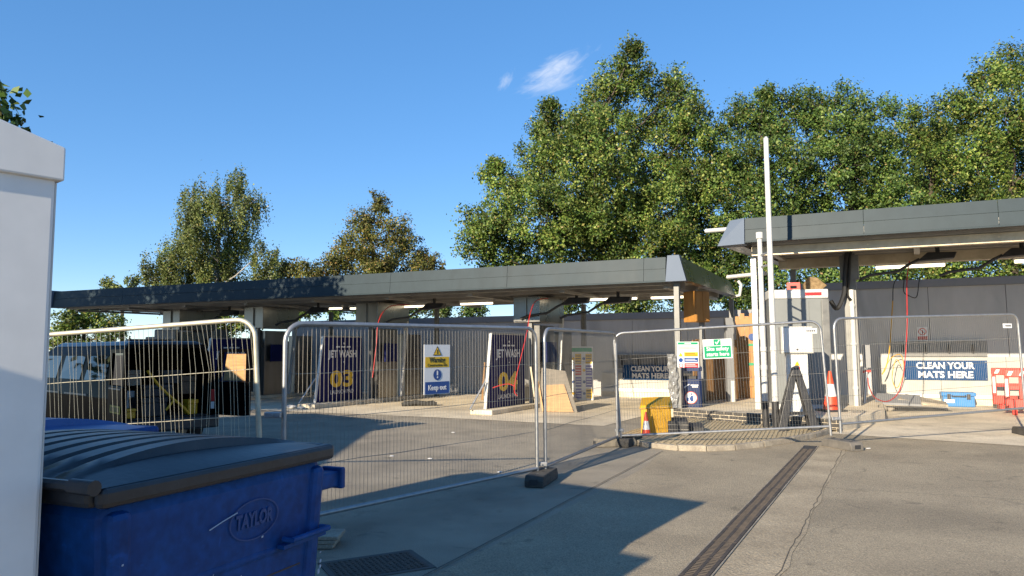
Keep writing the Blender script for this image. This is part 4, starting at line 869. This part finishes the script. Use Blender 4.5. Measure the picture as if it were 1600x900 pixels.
# ------------------------------------------------------------------ van with open rear doors
fw = Vector((-.75, .66, 0)).normalized(); vr = G(212, 700); vorg = Vector((-6.02, 10.9, 0))
van = thing('black_van', 'black van with both rear doors open, parked behind the yellowish fence panel', 'van', vorg, az(fw))
# local x forward from the rear bumper, local y: left side of the van is y=0, right side is y=-1.7
Wv = 1.66; Hv = 1.66
def sec(y): return y
b = MB()
outer = [(0, .34), (-.02, .85), (.04, 1.1), (.13, 1.5), (.24, Hv)]; secs = outer + [(Wv - y, z) for y, z in reversed(outer)]
inner = [(.1, .5), (.1, .85), (.13, 1.1), (.2, 1.48), (.28, Hv - .06)]; seci = inner + [(Wv - y, z) for y, z in reversed(inner)]
nS = len(secs)
for x0, x1 in ((0, 3.3),):
    vs = [(x, -y, z) for x in (x0, x1) for y, z in secs] + [(x, -y, z) for x in (x0, x1 - .1) for y, z in seci]
    f = [(i, i + 1, nS + i + 1, nS + i) for i in range(nS - 1)] + [(2 * nS + i, 2 * nS + i + 1, 3 * nS + i + 1, 3 * nS + i) for i in range(nS - 1)]
    f += [(i, i + 1, 2 * nS + i + 1, 2 * nS + i) for i in range(nS - 1)] + [(nS - 1, 0, 2 * nS, 3 * nS - 1), tuple(range(3 * nS, 4 * nS))]
    f += [(0, nS - 1, 2 * nS - 1, nS), (2 * nS, 3 * nS - 1, 4 * nS - 1, 3 * nS)]
    b.add(vs, f)
body = b.build('body', van_m, van)
b = MB(); fr = [(3.3, .34), (4.45, .34), (4.5, .7), (4.42, .95), (4.05, 1.06), (3.62, 1.56), (3.3, Hv)]
yo = lambda z: .0 if z < .95 else .24 * (z - .95) / (Hv - .95)
n = len(fr); vs = [(x, -yo(z), z) for x, z in fr] + [(x, -Wv + yo(z), z) for x, z in fr]
b.add(vs, [tuple(range(n)), tuple(range(2 * n - 1, n - 1, -1))] + [(i, n + i, n + (i + 1) % n, (i + 1) % n) for i in range(n)]).build('cab_front', van_m, van, bevel=.03)
def sidewin(x0, x1, x2, x3, z0, z1, nm='side_window'):              # x0,x1 bottom, x2,x3 top; on the left flank
    ya = lambda z: .0 if z < .95 else (.04 + (z - 1.1) * .225 if z >= 1.1 else .0)
    for s in (0, 1):
        f = (lambda y: -y + .006) if s == 0 else (lambda y: -Wv + y - .006)
        MB().add([(x0, f(ya(z0)), z0), (x1, f(ya(z0)), z0), (x2, f(ya(z1)), z1), (x3, f(ya(z1)), z1)], [(0, 1, 2, 3)]).build(nm, glass_m, van)
sidewin(.3, 1.2, 1.18, .36, 1.1, 1.48); sidewin(1.4, 2.35, 2.35, 1.42, 1.1, 1.48); sidewin(2.55, 3.28, 3.28, 2.55, 1.1, 1.48)
MB().hexa([(.02, -.2, Hv - .03), (3.32, -.2, Hv - .03), (3.32, -Wv + .2, Hv - .03), (.02, -Wv + .2, Hv - .03), (.1, -.3, Hv + .05), (3.2, -.3, Hv + .05), (3.2, -Wv + .3, Hv + .05), (.1, -Wv + .3, Hv + .05)]).build('roof_panel', mat('van_roof', (.004, .004, .005), None, rough=.25, spec=.6), van, bevel=.03)
for x0, x1 in ((.9, 1.9), (2.2, 2.8)): MB().box(x0, x1, .018, .028, .86, .885).build('side_reflection_strip', galv_m, van)  # pale rub strips, drawn for the light reflected at handle height
for x, y in ((.75, -.1), (3.6, -.1), (.75, -Wv + .1), (3.6, -Wv + .1)):
    w_ = MB().tube([(x, y - .1, .32), (x, y + .1, .32)], .32, 20).build('tyre', rubber_m, van, smooth=True); MB().tube([(x, y - .105, .32), (x, y + .105, .32)], .19, 14).build('rim', galv_m, w_, smooth=True)
MB().box(-.1, .02, -Wv - .01, .01, .3, .5).build('rear_bumper', black_m, van, bevel=.03)
MB().box(.1, 2.6, -Wv + .12, -.12, .49, .51).build('load_floor', dark_m, van)
for y, z0, z1, m in ((-Wv + .05, .72, .92, signr_m), (-Wv + .05, .60, .715, signw_m), (-.05, .72, .92, signr_m), (-.05, .60, .715, signw_m)):
    MB().box(-.012, .02, y - .06, y + .05, z0, z1).build('tail_light', m, van, bevel=.008)
def rdoor(hy, ang, sgn, lab, lined):
    e = bpy.data.objects.new('rear_door', None); COL.objects.link(e); e.parent = van; e.location = (0, hy, 0); e.rotation_euler.z = ang; e['label'] = lab
    # door local x from hinge outwards; local y = thickness
    dw_ = .80; pr = [(0, .5), (dw_, .5), (dw_, 1.56), (dw_ - .06, 1.6), (.1, 1.6), (0, 1.12)]
    MB().prism([(0, .5), (dw_, .5), (dw_, 1.05), (0, 1.05)], .06, 'xz', -.03).build('door_skin', van_m, e, bevel=.015)
    for q in ([(0, 1.052), (.08, 1.052), (.17, 1.58), (.09, 1.58)], [(dw_ - .08, 1.052), (dw_, 1.052), (dw_, 1.58), (dw_ - .08, 1.58)], [(.16, 1.53), (dw_ - .082, 1.53), (dw_ - .082, 1.58), (.168, 1.58)]): MB().prism(q, .05, 'xz', -.025).build('window_frame', van_m, e)
    if lined:
        MB().prism([(.12, 1.06), (dw_ - .06, 1.06), (dw_ - .06, 1.50), (.2, 1.50)], .012, 'xz', -.045 * sgn - .006).build('plywood_pane', ply_m, e, bevel=.004)
        MB().prism([(.1, .54), (dw_ - .05, .54), (dw_ - .05, 1.03), (.1, 1.03)], .012, 'xz', -.045 * sgn - .006).build('brown_lining', plyb_m, e, bevel=.004)
    else:
        MB().prism([(.085, 1.06), (dw_ - .085, 1.06), (dw_ - .085, 1.525), (.165, 1.525)], .008, 'xz', -.004).build('window_pane', glass_m, e)
        yy = .034 * sgn
        MB().box(.2, .72, min(yy, yy * 1.2), max(yy, yy * 1.2), .66, .77).build('number_plate', plate_m, e)
        for k in range(7): MB().box(.235 + k * .066, .275 + k * .066, min(yy * 1.2, yy * 1.25), max(yy * 1.2, yy * 1.25), .68, .75).build('plate_character', signk_m, e)
        MB().box(.1, .7, min(yy, yy * 1.3), max(yy, yy * 1.3), 1.0, 1.02).build('chrome_strip', galv_m, e)
rdoor(.0, R(174), -1, 'open rear door with window and yellow number plate', False)
rdoor(-Wv + .02, R(193), -1, 'open rear door lined with orange and brown plywood', True)
def lw(x, y, z): return van.matrix_basis @ Vector((x, y, z)) if False else Vector((vorg.x, vorg.y, 0)) + Matrix.Rotation(az(fw), 3, 'Z') @ Vector((x, y, z))
rr = random.Random(11)
items = [('yellow tool box lying low in the van doorway', yellow_m, (.1, -.3, .52), (.2, .24, .15)), ('yellow case at the right of the van load', yellow_m, (.12, -1.32, .52), (.18, .16, .24)), ('grey crate stacked in the van load', dark_m, (.2, -.75, .52), (.4, .4, .3)), ('black case on top of the grey crate in the van', dark_m, (.22, -.8, .83), (.35, .45, .18)), ('dark box at the top of the van load', dark_m, (.4, -1.1, 1.02), (.3, .3, .22)), ('brown carton high in the van load', plyb_m, (.35, -1.35, .84), (.3, .25, .3)), ('white bucket at the back of the van load', signw_m, (.6, -.45, .52), (.25, .25, .4)), ('pale carton at the top left of the van load', kerb_m, (.55, -.5, 1.0), (.3, .3, .25))]
for lab, m, p, s in items:
    t = thing('load_case', lab, 'case', lw(*p), az(fw) + R(rr.uniform(-8, 8))); MB().box(0, s[0], -s[1] / 2, s[1] / 2, 0, s[2] * .7).build('case_body', m, t, bevel=.015); MB().box(-.008, s[0] + .008, -s[1] / 2 - .008, s[1] / 2 + .008, s[2] * .71, s[2]).build('case_lid', m, t, bevel=.01)
hose([lw(.05, -.55, 1.25), lw(.06, -.75, 1.0), lw(.04, -.95, .8), lw(0, -1.1, .66), lw(-.02, -1.2, .54)], 'yellow strap hanging diagonally across the van load', yellow_m, .022, 'strap')
hose([lw(.05, -.98, .78), lw(.04, -.9, .68), lw(.04, -.85, .62)], 'short yellow strap end in the van load', yellow_m, .018, 'strap')
# grey kiosk roof unit behind the van, seen under the canopy's far end
ku = thing('kiosk_unit', 'grey roofed kiosk unit under the far end of the long canopy', 'kiosk', P(-18.6, 3.6, 0), rzs)
MB().box(-1.3, .9, -.8, .8, 0, 1.95).build('casing', dark_m, ku); MB().box(-1.0, .9, -.85, .85, 1.96, 2.35).build('roof_box', walltop_m, ku, bevel=.05); MB().box(-1.5, -1.0, -.8, .8, 1.96, 2.08).build('roof_step', walltop_m, ku, bevel=.03)

# ------------------------------------------------------------------ building added out of frame, and tree, whose shade falls on the van and bays
nbld = thing('shade_building', 'plain rendered building added left of the yard beyond the frame for its shade', 'building', (-7.6, 8.0, 0), R(2))
MB().box(-8, 0, -6, 0, 0, 2.95).build('wall', shop_m, nbld); MB().box(-8.15, .1, -6.1, .1, 2.952, 3.08).build('roof', dark_m, nbld)
for y in (-1.6, -4): MB().box(.002, .03, y - .5, y + .5, 1, 2.1).build('window', glass_m, nbld)

# ------------------------------------------------------------------ trees
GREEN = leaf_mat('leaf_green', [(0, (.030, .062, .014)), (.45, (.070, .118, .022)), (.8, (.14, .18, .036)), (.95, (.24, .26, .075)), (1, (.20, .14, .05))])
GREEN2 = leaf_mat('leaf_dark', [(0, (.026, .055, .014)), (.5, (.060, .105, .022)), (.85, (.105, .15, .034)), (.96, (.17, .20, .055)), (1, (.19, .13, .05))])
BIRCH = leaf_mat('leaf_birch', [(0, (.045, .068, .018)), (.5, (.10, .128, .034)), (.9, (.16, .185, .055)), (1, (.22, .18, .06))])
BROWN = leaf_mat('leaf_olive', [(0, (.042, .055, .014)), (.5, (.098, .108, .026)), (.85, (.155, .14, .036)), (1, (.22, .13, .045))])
def leaf_mesh(name, cen, nrm_bias, size, m, parent, droop=0.0):
    n = len(cen); d = rng.normal(size=(n, 3)); d[:, 2] += .15 - droop; d /= np.linalg.norm(d, axis=1)[:, None]
    o = rng.normal(size=(n, 3)) * .8 + nrm_bias * 1.1; o -= (o * d).sum(1)[:, None] * d; o /= np.linalg.norm(o, axis=1)[:, None] + 1e-9
    side = np.cross(d, o); L_ = size * rng.uniform(.6, 1.25, n)[:, None]; Wd = L_ * rng.uniform(.5, .75, n)[:, None]
    mid = o * L_ * .12
    v = np.stack([cen - d * L_ * .5, cen + side * Wd * .5 - mid, cen + d * L_ * .5, cen - side * Wd * .5 - mid], 1).reshape(-1, 3)
    me = bpy.data.meshes.new(name); me.vertices.add(4 * n); me.vertices.foreach_set('co', v.astype(np.float32).ravel())
    me.loops.add(4 * n); me.loops.foreach_set('vertex_index', np.arange(4 * n, dtype=np.int32)); me.polygons.add(n)
    me.polygons.foreach_set('loop_start', np.arange(0, 4 * n, 4, dtype=np.int32)); me.polygons.foreach_set('loop_total', np.full(n, 4, dtype=np.int32))
    me.materials.append(m); me.update(calc_edges=True); me.validate()
    ob = bpy.data.objects.new(name, me); COL.objects.link(ob); ob.parent = parent; return ob
def tree(label, lobes, Y, base, m, leaf=.125, per=2.3, bark=bark_m, droop=False, dz=1.0, name='tree', r_trunk=.28):
    """lobes: (px, py, radius in px) as the picture shows them, given their own distance around Y"""
    t = thing(name, label, 'tree', (base[0], base[1], 0))
    S = Y / F; L3 = []
    for px, py, rp in lobes:
        yy = Y + rng.uniform(-1, 1) * dz * rp * S * .9; p = D(px, py, yy); L3.append((np.array([p.x, p.y, p.z]), rp * yy / F))
    cen = []; nb = []; tw = MB()
    org = np.array([base[0], base[1], 0.])
    low = min(c[2] for c, _ in L3); topz = max(c[2] for c, _ in L3)
    tx = np.mean([c[0] for c, _ in L3]); tyy = np.mean([c[1] for c, _ in L3])
    spine = [org, org + [0, 0, max(1.2, low * .5)], np.array([base[0] * .6 + tx * .4, base[1] * .6 + tyy * .4, low + (topz - low) * .45]), np.array([tx, tyy, low + (topz - low) * .8])]
    tk = MB(); tk.tube([tuple(p - org) for p in spine], r_trunk, 9, r1=.06)
    for c, r in L3:
        s = spine[1] + (spine[3] - spine[1]) * float(np.clip((c[2] - spine[1][2]) / (spine[3][2] - spine[1][2] + 1e-6) - .25, 0, .9))
        mid = (s + c) / 2 + rng.normal(size=3) * .2; mid[2] -= .15
        tk.tube([tuple(s - org), tuple(mid - org), tuple(c - org)], max(.04, r * .045), 6, r1=.02)
        ncl = int(max(10, 15 * r ** 2) * per)
        for _ in range(ncl):
            q = rng.normal(size=3); q /= np.linalg.norm(q); rad = r * rng.uniform(.12, 1.0) ** .5 * rng.uniform(.86, 1.2)
            cc_ = c + q * rad * np.array([1, 1, .95]); cr_2 = rng.uniform(.2, .52) * (1 if r > .8 else .7)
            if rng.random() < .3: tk.tube([tuple(c + (cc_ - c) * .25 - org), tuple(cc_ - org)], .02, 4, r1=.008, cap=False)
            nl = int(rng.uniform(26, 66) * (cr_2 / .34) ** 1.3 * (.17 / leaf) ** 2)
            off = rng.normal(size=(nl, 3)) * cr_2 * .46
            if droop: off[:, 2] = off[:, 2] * 1.9 - cr_2 * .6; off[:, :2] *= .62
            pts = cc_ + off; cen.append(pts); nb.append(np.repeat((q * .8 + np.array([0, 0, .6]))[None], nl, 0) + off * .8)
    tk.build('trunk', bark, t, smooth=True)
    cen = np.concatenate(cen) - org; nb = np.concatenate(nb)
    leaf_mesh('crown', cen, nb, leaf, m, t, .5 if droop else 0)
    return len(cen)
NL = 0
big = [(985, 112, 38), (950, 150, 46), (1045, 150, 48), (1088, 195, 45), (915, 200, 46), (868, 215, 44), (930, 240, 70), (1020, 235, 80), (840, 268, 50), (782, 290, 34), (770, 345, 46), (742, 378, 32), (850, 335, 74), (930, 325, 85), (1030, 325, 85), (1100, 290, 62), (800, 395, 52), (900, 395, 65), (1000, 400, 75), (1090, 385, 65), (870, 455, 50), (980, 455, 55), (1080, 455, 55), (770, 262, 16), (990, 75, 14), (858, 172, 18)]
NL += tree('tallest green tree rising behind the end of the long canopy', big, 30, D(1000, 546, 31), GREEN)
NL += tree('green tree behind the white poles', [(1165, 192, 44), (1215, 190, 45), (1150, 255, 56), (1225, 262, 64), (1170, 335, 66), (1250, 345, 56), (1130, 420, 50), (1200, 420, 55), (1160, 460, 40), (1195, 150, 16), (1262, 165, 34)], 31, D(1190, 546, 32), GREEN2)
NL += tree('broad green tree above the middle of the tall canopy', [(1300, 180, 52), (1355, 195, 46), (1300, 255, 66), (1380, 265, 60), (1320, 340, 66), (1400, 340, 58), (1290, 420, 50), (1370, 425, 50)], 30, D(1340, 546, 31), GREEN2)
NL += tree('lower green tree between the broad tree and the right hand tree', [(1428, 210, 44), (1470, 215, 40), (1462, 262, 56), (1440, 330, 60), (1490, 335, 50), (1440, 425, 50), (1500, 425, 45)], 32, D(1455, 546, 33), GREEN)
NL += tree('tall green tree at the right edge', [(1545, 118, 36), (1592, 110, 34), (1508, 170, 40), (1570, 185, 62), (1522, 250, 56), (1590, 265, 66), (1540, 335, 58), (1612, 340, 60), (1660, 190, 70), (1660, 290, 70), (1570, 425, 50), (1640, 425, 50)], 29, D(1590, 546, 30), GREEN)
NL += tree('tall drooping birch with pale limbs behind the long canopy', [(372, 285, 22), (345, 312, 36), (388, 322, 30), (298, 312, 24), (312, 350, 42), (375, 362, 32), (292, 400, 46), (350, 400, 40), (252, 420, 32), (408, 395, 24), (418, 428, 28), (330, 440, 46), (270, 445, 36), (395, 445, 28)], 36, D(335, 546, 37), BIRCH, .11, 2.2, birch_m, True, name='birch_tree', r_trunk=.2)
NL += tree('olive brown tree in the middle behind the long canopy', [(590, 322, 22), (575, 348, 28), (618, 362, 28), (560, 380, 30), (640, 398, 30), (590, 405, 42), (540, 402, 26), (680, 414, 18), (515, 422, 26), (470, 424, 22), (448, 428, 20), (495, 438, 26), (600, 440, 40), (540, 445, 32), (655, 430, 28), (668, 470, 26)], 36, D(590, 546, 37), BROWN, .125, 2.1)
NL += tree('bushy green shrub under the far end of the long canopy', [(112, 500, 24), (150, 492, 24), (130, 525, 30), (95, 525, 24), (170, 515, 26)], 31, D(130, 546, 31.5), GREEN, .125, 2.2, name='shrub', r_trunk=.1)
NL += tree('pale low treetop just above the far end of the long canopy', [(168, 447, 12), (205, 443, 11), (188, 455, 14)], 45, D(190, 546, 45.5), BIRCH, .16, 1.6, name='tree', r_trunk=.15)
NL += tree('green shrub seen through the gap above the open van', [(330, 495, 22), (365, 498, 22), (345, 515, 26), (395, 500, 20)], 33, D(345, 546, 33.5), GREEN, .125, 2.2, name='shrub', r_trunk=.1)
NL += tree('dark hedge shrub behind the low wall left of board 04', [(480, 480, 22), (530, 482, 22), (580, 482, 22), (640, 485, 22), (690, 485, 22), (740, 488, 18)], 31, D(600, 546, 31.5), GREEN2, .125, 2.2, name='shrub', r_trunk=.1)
tl = [((-9.75, 13, 5.85), .42), ((-10.9, 13, 4.2), 1.4), ((-12, 13, 5.5), 2.1), ((-14.5, 13, 7), 2.7), ((-17.5, 13, 7.5), 3), ((-20.5, 12.5, 7), 2.8), ((-11.4, 13, 3), 1.5), ((-13.5, 12.5, 3.5), 2), ((-17, 12, 4), 2.2), ((-20, 12, 4), 2), ((-23.5, 12.5, 6.5), 2.6)]
NL += tree('broad leaved tree whose twig tips show above the white cabin', [], 11, Vector((-14.5, 11.2, 0)), GREEN) if False else 0
def tree3(label, lobes, base, m, leaf, per):
    S_ = []
    for (x, y, z), r in lobes:
        d = Vector((x, y, z)) - Vector((0, 0, EYE)); S_.append((x, y, z, r))
    t = thing('tree', label, 'tree', (base[0], base[1], 0)); org = np.array([base[0], base[1], 0.]); cen = []; nb = []; tk = MB()
    tk.tube([(0, 0, 0), (.1, 0, 2.5), (0, .2, 5), (.2, 0, 8)], .35, 10, r1=.1)
    for x, y, z, r in S_:
        c = np.array([x, y, z]); s = np.array([base[0], base[1], min(z * .6, 7.)]); tk.tube([tuple(s - org), tuple((s + c) / 2 - org), tuple(c - org)], .11, 7, r1=.03)
        for _ in range(int(max(14, 13 * r * r) * per)):
            q = rng.normal(size=3); q /= np.linalg.norm(q); cc_ = c + q * r * rng.uniform(.2, 1) ** .5; nl = int(rng.uniform(24, 46)); off = rng.normal(size=(nl, 3)) * .24
            cen.append(cc_ + off); nb.append(np.repeat((q + np.array([0, 0, .5]))[None], nl, 0))
    tk.build('trunk', bark_m, t, smooth=True); leaf_mesh('crown', np.concatenate(cen) - org, np.concatenate(nb), leaf, m, t)
tree3('broad leaved tree whose twig tips show above the white cabin', tl, (-15, 13), GREEN2, .2, 2.2)
print('leaves', NL)
